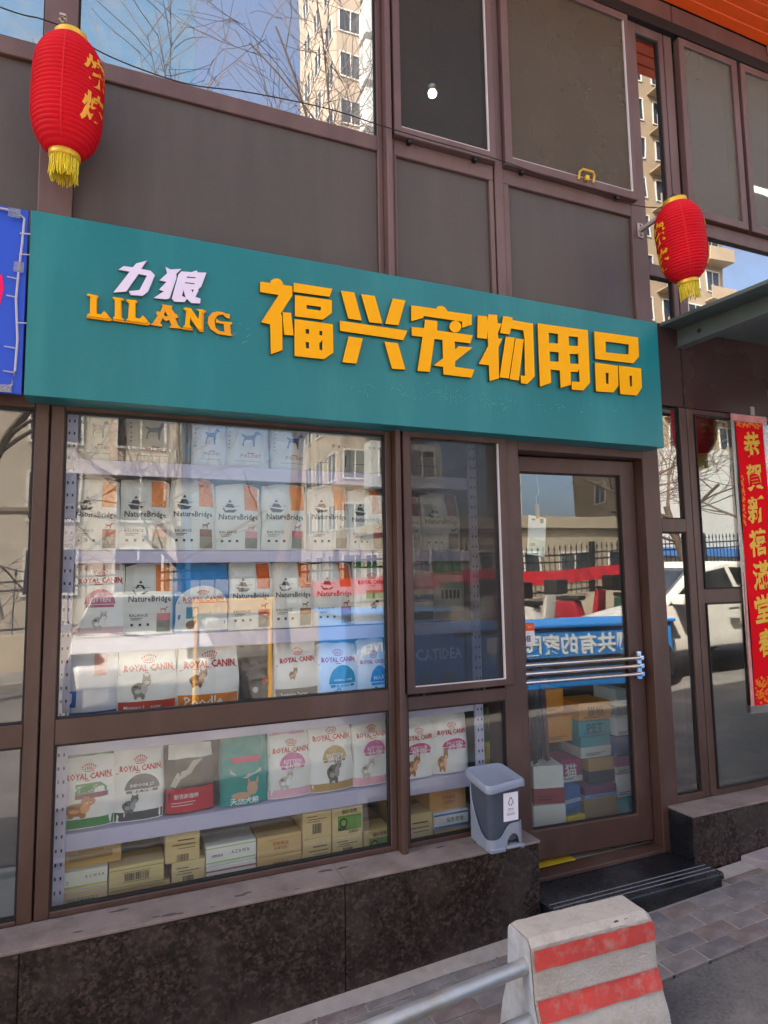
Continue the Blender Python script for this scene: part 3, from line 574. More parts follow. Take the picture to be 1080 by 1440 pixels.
MB().tube([(0, 0, .09), (0, -.03, .08), (-.01, -.045, .04), (-.01, -.045, -.03), (.0, -.04, -.06), (.02, -.03, -.07), (.05, -.02, -.05)], .014, 8).build('hook_bar', GOLD, h, smooth=True)
MB().box(-.03, .05, -.004, .006, .03, .11).build('hook_plate', GOLD, h, .003, 1)

# ------------------------------------------------------------------ new year couplet
cp = thing('couplet_banner', 'red paper new year couplet with gold brush characters on the right hand window', 'banner', (3.57, -.0, .93))
MB().box(-.155, .165, -.0105, -.0098, -.045, 1.735).build('plastic_sleeve', glass('clear_plastic', (.86, .82, .82), .16, .25, .16), cp)
def cw(x, z): return .0035 * math.sin(z * 8 + 1) + .0016 * math.sin(x * 22 + z * 5) - .0165
m = MB(); nz_, nx_ = 60, 8
vs = [(-.120 + .237 * i / nx_, cw(-.120 + .237 * i / nx_, 1.685 * j / nz_) + b_, 1.685 * j / nz_) for b_ in (0, .0006) for j in range(nz_ + 1) for i in range(nx_ + 1)]
st_ = nx_ + 1; off = st_ * (nz_ + 1)
m.add(vs, [(j * st_ + i, j * st_ + i + 1, (j + 1) * st_ + i + 1, (j + 1) * st_ + i) for j in range(nz_) for i in range(nx_)] + [(off + j * st_ + i, off + (j + 1) * st_ + i, off + (j + 1) * st_ + i + 1, off + j * st_ + i + 1) for j in range(nz_) for i in range(nx_)])
m.build('red_paper', mat('red_paper', '#e4081a', .8, .05, 4, .1, 40, spec=.12), cp, smooth=True)
MB().prism([(-.15, 1.69), (.15, 1.69), (.155, 1.73), (-.152, 1.73)], -.0128, -.0110, lambda u, v, a: (u, a, v)).build('faded_edge', mat('faded_red_film', '#d98a84', .4, .2, 14), cp)
MB().prism([(-.153, .0), (-.124, .0), (-.124, .78), (-.135, .76)], -.0128, -.0110, lambda u, v, a: (u, a, v)).build('faded_edge', MC['faded_red_film'], cp)
CG = mat('gold_brush_ink', '#e0b020', .45, .1, 20)
def flat_text(s, w, cx, cz, y, m, parent, name='character', bold=0., shear=0., wob=0., res=3, hfit=None, mirror=False):
    vs, fs, tw, th = text2d(s, bold, res); k = w / tw; kz = (hfit / th) if hfit else k
    V = []
    for x, z in vs:
        x *= k; z *= kz
        z += shear * x; x += .1 * abs(shear) * z
        if wob: x += wob * math.sin(z * 130 + cx * 40); z += wob * math.sin(x * 110 + cz * 30)
        V.append((cx + (-x if mirror else x), y, cz + z))
    return MB().add(V, fs).build(name, m, parent)
for i, ch in enumerate('恭賀新禧滿堂春'):
    flat_text(ch, .150, .004 + rnd.uniform(-.006, .006), 1.545 - i * .198, -.0022, CG, cp, 'character', .026, .13, .004, 4, hfit=.165)
for o in cp.children:
    if o.name.startswith('character'):
        for v in o.data.vertices: v.co.y = cw(v.co.x, v.co.z) - .0022
om = MB()
for i in range(170):
    x, z = rnd.uniform(-.11, .11), rnd.uniform(.012, .16); r = rnd.uniform(.003, .012); a0 = rnd.uniform(0, 3)
    om.add([(x + r * math.cos(a0 + q * .9), -.0018 - rnd.uniform(0, .0003), z + r * (.6 + .4 * (q % 2)) * math.sin(a0 + q * .9)) for q in range(7)], [tuple(range(7))])
for i in range(70):
    x, z = rnd.uniform(-.116, -.095), rnd.uniform(1.05, 1.35); r = rnd.uniform(.002, .008)
    om.add([(x + r * math.cos(q * 1.05), -.0018 - rnd.uniform(0, .0003), z + r * math.sin(q * 1.05)) for q in range(6)], [tuple(range(6))])
for i in range(60):
    x, z = rnd.uniform(-.11, .11), rnd.uniform(1.655, 1.68); r = rnd.uniform(.003, .009)
    om.add([(x + r * math.cos(q * 1.05), -.0018 - rnd.uniform(0, .0003), z + r * math.sin(q * 1.05)) for q in range(6)], [tuple(range(6))])
om.v = [(x, cw(x, z) + y + .0002, z) for x, y, z in om.v]
tag(om.build('floral_print', pmat('#ee7a1e'), cp), kind='stuff')

# ------------------------------------------------------------------ shelving in the window
shf = thing('shelving_unit', 'lavender white steel shelving behind the shop window', 'shelf', (0, 0, 0))
SZ = [(2.147, 2.207), (1.785, 1.835), (1.428, 1.488), (1.045, 1.088), (.690, .753)]
for a, b_ in SZ:
    m = MB(); m.box(-.185, 1.66, .125, .14, a, b_); m.box(-.185, 1.66, .1401, .56, b_ - .012, b_ - .002)
    m.build('shelf_board', SHELF, shf, .002, 1)
def upright(x0, x1):
    m = MB(); m.box(x0, x1, .105, .123, .441, 2.62); o = m.build('upright', SHELF, shf, .002, 1)
    hm = MB(); z = .5
    while z < 2.55:
        for x in (x0 + (x1 - x0) * .28, x0 + (x1 - x0) * .72): hm.box(x - .003, x + .003, .1035, .1049, z, z + .012)
        z += .05
    hm.build('slot_holes', BLACK, o)
upright(-.192, -.150); upright(1.650, 1.695)
for x in (-.19, 1.66): MB().box(x, x + .03, .53, .56, .441, 2.62).build('upright', SHELF, shf, .002, 1)

# ------------------------------------------------------------------ bags
BAGM = {}
class Bag:
    """pillow pack with crimped top; decals follow the curved front"""
    def __init__(s, name, label, cat, x0, x1, z0, z1, y, col, group=None, dp=.10, rz=0, lean=0, rough=.42, top=.35, tilt=0):
        s.W, s.H, s.D = (x1 - x0) * 1.035, z1 - z0 + .018, dp; s.seed = rnd.uniform(0, 99); s.top = top
        s.t = thing(name, label, cat, ((x0 + x1) / 2, y, z0), group, (R(-lean), R(tilt), R(rz)))
        nu, nv = 14, 18; b = MB(); V = []; n = nu + 1
        for back in (0, 1):
            for j in range(nv + 1):
                for i in range(n):
                    u, v = i / nu, j / nv
                    V.append(s.pt(u, v) if not back else s.bk(u, v))
        F = []; o = (nv + 1) * n
        for j in range(nv):
            for i in range(nu):
                a = j * n + i; F.append((a, a + 1, a + n + 1, a + n)); F.append((o + a, o + a + n, o + a + n + 1, o + a + 1))
            F.append((j * n, j * n + n, o + j * n + n, o + j * n)); F.append((j * n + nu, o + j * n + nu, o + j * n + n + nu, j * n + n + nu))
        for i in range(nu):
            F.append((i, o + i, o + i + 1, i + 1)); k = nv * n + i; F.append((k, k + 1, o + k + 1, o + k))
        b.add(V, F)
        s.body = b.build('bag_body', mat('film_' + col.strip('#') + str(int(rough * 100)), col, rough - .08, .06, 7, .8, 14, spec=.22), s.t, smooth=True, angle=55)
    def half(s, u, v):
        pv = (.80 + .2 * math.sin(min(1, v / .5) * math.pi / 2)) if v < .5 else 1 - (1 - .22) * ((v - .5) / .5) ** 2.2
        e = abs(2 * u - 1); return s.D / 2 * pv * (1 - .55 * e ** 3.5)
    def xz(s, u, v):
        nar = 1 - .05 * v ** 3 - .02 * math.sin(v * 9 + s.seed)
        x = (u - .5) * s.W * nar
        zt = .018 * noise.noise((u * 2.5 + s.seed, 1.3, 0)) * s.H * 2 * v ** 4 - (.03 * s.H * abs(2 * u - 1) ** 3) * v ** 6
        return x, v * s.H + zt
    def wr(s, u, v):
        q = noise.noise((u * 3.2 + s.seed, v * 4 + s.seed * 2, 0)) * .011 + noise.noise((u * 8 + s.seed, v * 9, s.seed)) * .006
        return q * (.35 + .9 * v)
    def pt(s, u, v):
        x, z = s.xz(u, v); return (x, -s.half(u, v) - s.wr(u, v), z)
    def bk(s, u, v):
        x, z = s.xz(u, v); return (x, s.half(u, v) * .9 + .0015, z)
    def on(s, u, v, lift=.0022):
        u_, v_ = min(.995, max(.005, u)), min(.995, max(.005, v)); x, y, z = s.pt(u_, v_); return (x, y - lift, z)
    def grid(s, b, u0, u1, v0, v1, lift, n=7):
        vs = [s.on(u0 + (u1 - u0) * i / n, v0 + (v1 - v0) * j / n, lift) for j in range(n + 1) for i in range(n + 1)]
        b.add(vs, [(j * (n + 1) + i, j * (n + 1) + i + 1, (j + 1) * (n + 1) + i + 1, (j + 1) * (n + 1) + i) for j in range(n) for i in range(n)])
    def print(s, name, col, items, lift=.0024, stuff=False):
        b = MB()
        for it in items:
            k = it[0]
            if k == 'r': s.grid(b, *it[1:5], lift)
            elif k == 'e':          # ellipse or dome: u v ru rv [half]
                u, v, ru, rv = it[1:5]; a1 = math.pi if len(it) > 5 else 2 * math.pi; N = 20; rings = 4
                vs = [s.on(u, v, lift)]
                for q in range(1, rings + 1):
                    for j in range(N + 1): vs.append(s.on(u + ru * q / rings * math.cos(a1 * j / N), v + rv * q / rings * math.sin(a1 * j / N), lift))
                fs = [(0, 1 + j, 2 + j) for j in range(N)]
                for q in range(rings - 1):
                    for j in range(N): a = 1 + q * (N + 1) + j; fs.append((a, a + N + 1, a + N + 2, a + 1))
                b.add(vs, fs)
            elif k == 't':          # text: string u v width(frac) [bold] [height factor]
                vs, fs, w, h = text2d(it[1], it[5] if len(it) > 5 else .0, 1); kk = it[4] * s.W / w; hf = it[6] if len(it) > 6 else 1
                b.add([s.on(it[2] + x * kk / s.W, it[3] + z * kk * hf / s.H, lift) for x, z in vs], fs)
            elif k == 'p': b.add([s.on(u, v, lift) for u, v in it[1]], [tuple(range(len(it[1])))])
        o = b.build(name, pmat(col), s.t)
        return o
DOGP = [(0, .05), (.08, 0), (.1, .3), (.22, .42), (.55, .42), (.60, .0), (.68, .0), (.70, .5), (.82, .75), (1.0, .78), (.98, .9), (.86, 1.0), (.74, .98), (.62, .72), (.2, .66), (.02, .76), (-.05, .70), (.1, .55)]
def dog(u, v, w, h, flip=False): return [('p', [(u + (1 - x if flip else x) * w, v + y * h) for x, y in DOGP])]
def crown(u, v, w, h):
    out = []
    for q in range(7):
        a = (q - 3) / 3; out.append(('e', u + a * w * .46, v + h * (.62 + .38 * (1 - a * a)) , .013, .013)); out.append(('p', [(u + a * w * .36 - .008, v + h * .18), (u + a * w * .36 + .008, v + h * .18), (u + a * w * .43 + .006, v + h * (.42 + .34 * (1 - a * a))), (u + a * w * .43 - .006, v + h * (.42 + .34 * (1 - a * a)))]))
    out.append(('p', [(u - w * .36, v), (u, v - h * .12), (u + w * .36, v), (u + w * .36, v + h * .1), (u, v - h * .02), (u - w * .36, v + h * .1)]))
    return out
def crown_old(u, v, w, h): return [('p', [(u + (q - 2) * w / 4.2 - w * .06, v), (u + (q - 2) * w / 4.2 + w * .06, v), (u + (q - 2) * w / 3.6 + w * .05, v + h * (.75 + .1 * (2 - abs(q - 2)))), (u + (q - 2) * w / 3.6 - w * .05, v + h * (.75 + .1 * (2 - abs(q - 2))))]) for q in range(5)]
def nature(lab, x0, x1, z0, z1, y, low='#a8453a', rz=0, sq='#e07a2a', tilt=0, grey='#e0e2de'):
    b = Bag('pet_food_bag', lab, 'pet food bag', x0, x1, z0, z1, y, grey, 'grey bags with an orange corner panel', .10, rz, 2, .5, tilt=tilt)
    b.print('orange_panel', sq, [('r', .62, .93, .60, .985)])
    b.print('brand_lettering', '#33363a', [('t', 'NatureBridge', .50, .485, .84, .012, 1.15), ('t', 'BALANCE', .28, .27, .36, .0)] + [('p', [(.14, .63), (.46, .60), (.38, .56), (.20, .56)]), ('p', [(.2, .645), (.4, .63), (.36, .69), (.24, .70)]), ('p', [(.26, .72), (.34, .715), (.31, .76)]), ('r', .14, .50, .655, .66)]
            + [('r', u, u + .05, .12, .155) for u in (.12, .28, .44)] + [('r', .12, .36, .225, .232), ('r', .12, .30, .205, .211)])
    b.print('lower_panel', low, [('r', .64, .92, .185, .29)])
    b.print('lower_panel', '#8d8a80', [('r', .64, .92, .03, .183)])
    b.print('animal_picture', low, dog(.70, .30, .17, .085))
    return b
def pale_dog(lab, x0, x1, z0, z1, y, dogc='#4a6a9a', body='#e2e4e4', rz=0, side=None):
    b = Bag('pet_food_bag', lab, 'pet food bag', x0, x1, z0, z1, y, body, 'pale bags with a small dog on the top shelf', .10, rz, 2, .45)
    b.print('animal_picture', dogc, dog(.36, .34, .42, .26))
    b.print('brand_lettering', '#a8574e', [('t', 'FULL DIET', .56, .19, .46, .01), ('r', .48, .64, .225, .24)])
    b.print('small_print', '#8a8f94', [('r', .06, .09, v, v + .03) for v in (.3, .36, .42, .5, .56, .64)] + [('r', .2, .8, .10, .108)])
    if side: b.print('colour_band', side, [('r', .80, .99, .02, .98)])
    return b
def royal(lab, x0, x1, z0, z1, y, tint, text='', band=None, dome=True, animal='#9a8a78', topband=None, crown_v=.74, an=(.38, .10, .30, .24), rz=0, tilt=0, name_bar=None, dome_c=(.55, .48, .24, .15), grp='white bags with red crown lettering', sub=''):
    b = Bag('pet_food_bag', lab, 'pet food bag', x0, x1, z0, z1, y, '#f4f4f1', grp, .105, rz, 2, .4, tilt=tilt)
    if topband: b.print('colour_band', topband, [('r', .02, .98, .90, .99)])
    b.print('brand_lettering', '#cf2a30', [('t', 'ROYAL CANIN', .52, crown_v - .04, .84, .03, 1.25)] + crown(.52, crown_v + .02, .26, .085) + [('p', [(.03, crown_v - .10), (.5, crown_v - .092), (.97, crown_v - .082), (.97, crown_v - .092), (.5, crown_v - .102), (.03, crown_v - .11)])])
    if band: b.print('colour_band', band, [('r', .02, .98, .015, .13)], .0018)
    if dome:
        b.print('printed_dome', tint, [('e', dome_c[0], dome_c[1], dome_c[2], dome_c[3], 1), ('r', dome_c[0] - dome_c[2] * .9, dome_c[0] + dome_c[2] * .9, dome_c[1] - .045, dome_c[1] - .01)])
        if text: b.print('product_lettering', '#f4eef0', [('t', text, dome_c[0], dome_c[1] + .055, dome_c[2] * 1.35, .012)] + ([('t', sub, dome_c[0], dome_c[1] - .027, dome_c[2] * 1.2, .012)] if sub else []), .0034)
    if name_bar:
        b.print('name_band', tint, [('r', .02, .98, name_bar[0], name_bar[1])], .0028)
        b.print('product_lettering', '#f2f0ea', [('t', text, .42, (name_bar[0] * .4 + name_bar[1] * .6), .62, .012)] + ([('t', sub, .5, name_bar[0] * .78 + name_bar[1] * .22, .42, .014)] if sub else []), .0038)
    if animal:
        u, v, w, h = an; C2 = animal
        lo = tuple(min(1, c * 1.9 + .1) for c in lin(C2)); lo = '#%02x%02x%02x' % tuple(int(255 * (c ** .4545)) for c in lo)
        dk = '#%02x%02x%02x' % tuple(int(255 * ((c * .35) ** .4545)) for c in lin(C2))
        b.print('animal_picture', C2, [('e', u + w * .36, v + h * .36, w * .36, h * .32), ('e', u + w * .70, v + h * .72, w * .22, h * .22), ('e', u + w * .10, v + h * .40, w * .12, h * .16), ('p', [(u + w * .52, v + h * .84), (u + w * .66, v + h * .92), (u + w * .54, v + h * 1.06)]), ('p', [(u + w * .76, v + h * .92), (u + w * .90, v + h * .82), (u + w * .88, v + h * 1.06)]),
                ('e', u + w * .20, v + h * .06, w * .09, h * .12), ('e', u + w * .54, v + h * .08, w * .10, h * .16)], .003)
        b.print('animal_marking', lo, [('e', u + w * .60, v + h * .38, w * .15, h * .22), ('e', u + w * .72, v + h * .64, w * .11, h * .09), ('e', u + w * .30, v + h * .28, w * .16, h * .1)], .0036)
        b.print('animal_marking', dk, [('e', u + w * .63, v + h * .76, w * .035, h * .03), ('e', u + w * .79, v + h * .76, w * .035, h * .03), ('e', u + w * .72, v + h * .67, w * .03, h * .022), ('e', u + w * .2, v + h * .5, w * .12, h * .06)], .0042)
    return b
FY = .195
# top shelf
pale_dog('pale bag with grey blue dog, leftmost on the top shelf', -.150, -.004, 2.208, 2.47, FY, '#55667e', '#cfcfc8', side='#d8b9a6')
pale_dog('pale bag with faded grey dog and a peach side, second on the top shelf', .035, .232, 2.208, 2.48, FY, '#8b8f95', '#d8d2c6', 3)
b = Bag('pet_food_bag', 'grey bag turned edge on, in the gap after the second top shelf bag', 'pet food bag', .236, .298, 2.208, 2.46, FY + .03, '#8f918b', None, .09, 12)
b.print('side_crease', '#55585a', [('r', .45, .6, .05, .9)])
pale_dog('white bag with bright blue dog, third printed bag on the top shelf', .302, .446, 2.208, 2.47, FY, '#3b62a8', '#d9dee6')
pale_dog('white bag with blue dog in the middle of the top shelf', .449, .636, 2.208, 2.47, FY, '#40639c', '#cfd6dd', -2)
pale_dog('white bag with blue dog, right of the middle on the top shelf', .652, .834, 2.208, 2.47, FY, '#4568a0', '#cfd6dc', 2)
for lab, a, c in (('grey bag with blank front, second from the right end of the top shelf', .838, 1.03), ('silver grey bag at the right end of the top shelf', 1.036, 1.208)):
    b = Bag('pet_food_bag', lab, 'pet food bag', a, c, 2.208, 2.47, FY, '#b9b8b0', None, .10, 2 if a < 1 else -3)
    b.print('orange_panel', '#c8742e', [('r', .66, .86, .72, .97)]); b.print('small_print', '#5b5d5e', [('r', .5 + .14 * q, .56 + .14 * q, .42, .47) for q in range(3)] + [('r', .1, .4, .15, .16), ('r', .84, .88, .1, .3)])
b = Bag('pet_food_bag', 'dim grey bag on the top shelf behind the screened sash', 'pet food bag', 1.34, 1.53, 2.208, 2.44, FY, '#a8a59b')
b.print('small_print', '#6b6d6c', [('r', .2, .8, .2, .22), ('r', .3, .7, .4, .5)])
# second shelf
n2 = [(-.160, .012, '#b04a3c', 'leftmost'), (.017, .210, '#d8a79a', 'second from the left'), (.214, .400, '#8a4a2a', 'third from the left'), (.404, .600, '#d89aa0', 'in the middle'), (.609, .812, '#d06a70', 'third from the right'), (.826, 1.022, '#b8b4aa', 'second from the right'), (1.028, 1.204, '#c05a6a', 'at the right end')]
for i, (a, c, lo, w_) in enumerate(n2):
    nature('grey orange panelled bag on the second shelf, ' + w_, a, c, 1.837, 2.115 + .01 * (i % 3), FY, lo, rnd.uniform(-3, 3), '#e58a45' if i < 5 else '#e07a1e', rnd.uniform(-.8, .8))
nature('grey orange panelled bag cut by the left rim of the screened sash', 1.262, 1.406, 1.837, 2.10, FY, '#6a6a78', 3, '#b0562a')
nature('grey orange panelled bag in full view behind the screened sash', 1.416, 1.626, 1.837, 2.11, FY, '#5c6070', -2, '#b0562a')
# third shelf
royal('white bag with pink dome at the left end of the third shelf', -.150, .038, 1.49, 1.768, FY, '#c9688e', 'KITTEN', '#e8c8cc', animal='#c8c4c0', topband='#e4c6c8', crown_v=.80, dome_c=(.52, .44, .30, .2))
nature('grey bag with orange panel on the third shelf, beside the pink domed bag', .042, .232, 1.49, 1.765, FY, '#d88a8a', 1)
b = Bag('pet_food_bag', 'blue topped bag with white arch on the third shelf', 'pet food bag', .237, .458, 1.49, 1.772, FY, '#2f86c8', 'blue pet food bags', .105, 2)
b.print('white_arch', '#dfe3e2', [('e', .5, .34, .48, .32, 1), ('r', .02, .98, .02, .34)]); b.print('brand_lettering', '#c9333a', [('t', 'ROYAL CANIN', .52, .47, .74, .012, 1.2)] + crown(.5, .53, .2, .06) + [('r', .06, .94, .415, .425)], .0034)
b.print('photo_block', '#2a86b0', [('r', .2, .42, .22, .36)], .0034); b.print('photo_block', '#3f9a55', [('r', .2, .42, .20, .222)], .0034); b.print('animal_picture', '#8a5f48', [('e', .28, .11, .08, .06), ('e', .34, .15, .05, .04)], .0034)
for a, c, lo, rz, w_ in ((.466, .655, '#b83a50', 1, 'with a crimson lower panel'), (.660, .845, '#8a5a36', -3, 'with a brown lower panel'), (.850, 1.042, '#a82f45', 2, 'dark red lower panel, beside the green topped')):
    nature('grey orange panelled bag on the third shelf, ' + w_, a, c, 1.49, 1.768, FY, lo, rz, '#d8641e')
royal('white bag with green top and green label at the right end of the third shelf', 1.050, 1.209, 1.49, 1.77, FY, '#4a9a5c', 'MINI', None, False, '#3c3c40', '#2f8a48', crown_v=.70, an=(.45, .24, .28, .14)).print('label_block', '#5aa870', [('r', .3, .98, .40, .53)], .003)
b = Bag('pet_food_bag', 'blue topped bag on the third shelf behind the screened sash', 'pet food bag', 1.31, 1.466, 1.49, 1.79, FY, '#cfd2c8', 'blue pet food bags'); b.print('colour_band', '#2c5a98', [('r', .02, .98, .78, .98)]); b.print('brand_lettering', '#b04a44', [('t', 'ROYAL CANIN', .52, .52, .8, .012, 1.2)]); b.print('colour_band', '#3d74b0', [('r', .2, .98, .30, .42)]); b.print('colour_band', '#6f7a62', [('r', .02, .98, .02, .16)])
b = Bag('pet_food_bag', 'green topped bag on the third shelf behind the screened sash', 'pet food bag', 1.472, 1.640, 1.49, 1.775, FY, '#cdd0c2', None, .1, -2); b.print('colour_band', '#4aa05a', [('r', .02, .98, .74, .98)]); b.print('label_block', '#8db89a', [('r', .15, .9, .52, .62)]); b.print('small_print', '#3a4a3f', [('r', .2 + .12 * q, .27 + .12 * q, .36, .5) for q in range(5)]); b.print('colour_band', '#c8b088', [('r', .02, .98, .02, .15)])
# fourth shelf (bottoms hidden by the window rail)
B4 = 1.09
b = Bag('pet_food_bag', 'white and blue bag with a red tab, leftmost on the fourth shelf', 'pet food bag', -.185, .018, B4, 1.42, FY, '#d4d8e4', None, .105); b.print('colour_band', '#2a4fa8', [('r', .02, .98, .14, .32)]); b.print('red_tab', '#d8867e', [('r', .58, .80, .72, .98)]); b.print('emblem', '#2f64b8', [('r', .02, .28, .38, .56)]); b.print('brand_lettering', '#eef0f4', [('t', 'J', .17, .47, .07, .03)], .0036)
royal('white bag with schnauzer and a red name band on the fourth shelf', .022, .246, B4, 1.42, FY, '#c8493c', 'Miniature Schnauzer', None, False, '#8f8d88', None, .80, (.24, .42, .34, .26), 1, 0, (.22, .38))
royal('white bag with brown poodle and an orange name band on the fourth shelf', .256, .505, B4, 1.42, FY, '#dd8430', 'Poodle', None, False, '#8a5f48', None, .80, (.20, .50, .30, .2), -2, 0, (.20, .40), sub='贵宾成犬')
b = Bag('pet_food_bag', 'small black bag in the dark gap of the fourth shelf', 'pet food bag', .528, .65, B4, 1.33, FY + .05, '#17181b', None, .09, 4); b.print('colour_band', '#b03a30', [('e', .8, .66, .12, .08)]); b.print('emblem', '#c9c9c6', [('e', .45, .52, .10, .05)])
royal('white bag with grey name band on the fourth shelf, right of the dark gap', .668, .862, B4, 1.42, FY, '#5f625f', 'Yorkshire Terrier', None, False, '#8b6a50', None, .78, (.3, .50, .2, .14), 3, 0, (.20, .38), sub='约克夏成犬')
royal('white bag with teal dome on the fourth shelf', .866, 1.055, B4, 1.395, FY, '#3a7a80', 'HAIRBALL CARE', None, True, '#a09a90', None, .80, (.34, .22, .22, .16), -1, 0, None, (.60, .42, .34, .26), sub='去毛球成猫')
royal('white bag with blue dome at the right end of the fourth shelf', 1.06, 1.205, B4, 1.40, FY, '#2f78c8', 'MAXI', None, True, '#77756f', None, .72, (.4, .2, .24, .14), 0, 0, None, (.70, .40, .32, .22))
b = Bag('pet_food_bag', 'dark blue bag with pale lettering behind the lower part of the screened sash', 'pet food bag', 1.325, 1.64, B4, 1.46, FY, '#3a527c', None, .1, 0); b.print('brand_lettering', '#9fb0c4', [('t', 'CATIDEA', .5, .62, .8, .02, 1.2)]); b.print('animal_picture', '#5a4a42', [('e', .25, .3, .12, .1), ('e', .65, .3, .14, .1)])
# lower window shelf
B5 = .755
b = royal('white bag with green top and base and tan spitz, leftmost in the lower window', -.176, .016, B5, 1.035, FY, '#2f7d45', '', '#2f8a48', False, '#b5793c', '#2f7d45', .70, (.10, .16, .60, .26), 1)
b.print('label_block', '#3a9a55', [('p', [(.28, .57), (.74, .57), (.86, .50), (.86, .45), (.28, .45)])], .003); b.print('label_block', '#8d2f52', [('r', .28, .88, .385, .445)], .003); b.print('product_lettering', '#f0f0ea', [('t', 'MINI ADULT', .50, .53, .36, .01), ('t', '小型犬成犬', .50, .485, .36, .01)], .0036)
royal('white bag with round grey emblem and a grey cat in the lower window', .018, .204, B5, 1.03, FY, '#5d6164', 'INDOOR 27', '#4a4f58', True, '#6f7274', None, .74, (.18, .12, .34, .24), -1, 0, None, (.56, .42, .34, .2), sub='室内成猫')
b = Bag('pet_food_bag', 'black and red bag with white header in the lower window', 'pet food bag', .212, .405, B5, 1.02, FY, '#34302c', None, .09, 2); b.print('colour_band', '#c2283a', [('r', .02, .98, .02, .36)]); b.print('header_card', '#e3e2de', [('r', .04, .96, .78, .985)]); b.print('animal_picture', '#bdb9ae', [('p', [(.1, .40), (.22, .58), (.42, .62), (.55, .74), (.75, .76), (.6, .66), (.5, .56), (.3, .50), (.2, .38)])]); b.print('product_lettering', '#f2d8da', [('t', '耐吉斯猫粮', .42, .25, .5, .016), ('r', .12, .6, .16, .17), ('r', .12, .55, .12, .13)], .0036)
b = Bag('pet_food_bag', 'teal bag with silver panel and a corgi in the lower window', 'pet food bag', .436, .632, B5, 1.04, FY, '#179a96', None, .11, -1, 2, .35); b.print('silver_panel', '#c4c6c2', [('p', [(.2, .96), (.82, .96), (.84, .44), (.52, .36), (.2, .44)])]); b.print('colour_band', '#d8426a', [('r', .22, .82, .58, .66)], .0034); b.print('animal_picture', '#c9a58a', [('e', .66, .22, .12, .09), ('p', [(.56, .28), (.62, .30), (.56, .38)]), ('p', [(.72, .30), (.78, .28), (.78, .38)]), ('e', .42, .13, .2, .05)], .003); b.print('product_lettering', '#e9f2f0', [('t', '天然犬粮', .5, .055, .6, .02)])
royal('white bag with pink dome and base left of the gold bag, lower window', .640, .826, B5, 1.035, FY, '#d86aa8', 'KITTEN', '#e8b8c4', True, '#cfcac4', '#e6b4be', .72, (.22, .14, .36, .26), 0, 0, None, (.55, .46, .30, .18), sub='幼猫')
royal('white bag with gold disc, gold base and a grey cat in the lower window', .830, 1.03, B5, 1.03, FY, '#b59a52', 'BRITISH', '#b8975a', True, '#6a6864', None, .84, (.38, .14, .36, .38), -2, -1.5, None, (.56, .48, .28, .2), sub='英短')
royal('white bag with pink dome and base, right of the gold bag, lower window', 1.034, 1.205, B5, 1.032, FY, '#d86aa8', 'KITTEN', '#e8b0c0', True, '#cfcac4', None, .80, (.2, .14, .36, .28), 1, 0, None, (.58, .50, .32, .18), sub='幼猫')
royal('white bag with magenta dome and tan cat, left one above the bin', 1.264, 1.445, B5, 1.02, FY, '#d03a80', 'SAVOUR', None, True, '#a8744a', None, .70, (.15, .06, .40, .34), 3, 1.5, None, (.50, .44, .36, .13), sub='成猫')
royal('white bag with magenta dome and tan cat, right one above the bin', 1.450, 1.636, B5, 1.022, FY, '#d03a80', 'PROTEIN', None, True, '#b88a58', None, .72, (.10, .06, .28, .36), -1, 0, None, (.56, .44, .34, .13), sub='成猫')
# loose things behind the right upright
b = Bag('pet_food_bag', 'green pouch hanging right of the shelf in the lower window', 'pouch', 1.87, 1.975, .81, .97, .40, '#5a7a3c', None, .04); b.print('label_block', '#8a9a4a', [('r', .2, .8, .3, .7)])
b = Bag('pet_food_bag', 'yellow pouch with red mark hanging right of the shelf in the lower window', 'pouch', 1.865, 1.985, .665, .81, .40, '#e0d02a', None, .05); b.print('emblem', '#d0303a', [('e', .6, .25, .18, .1)])

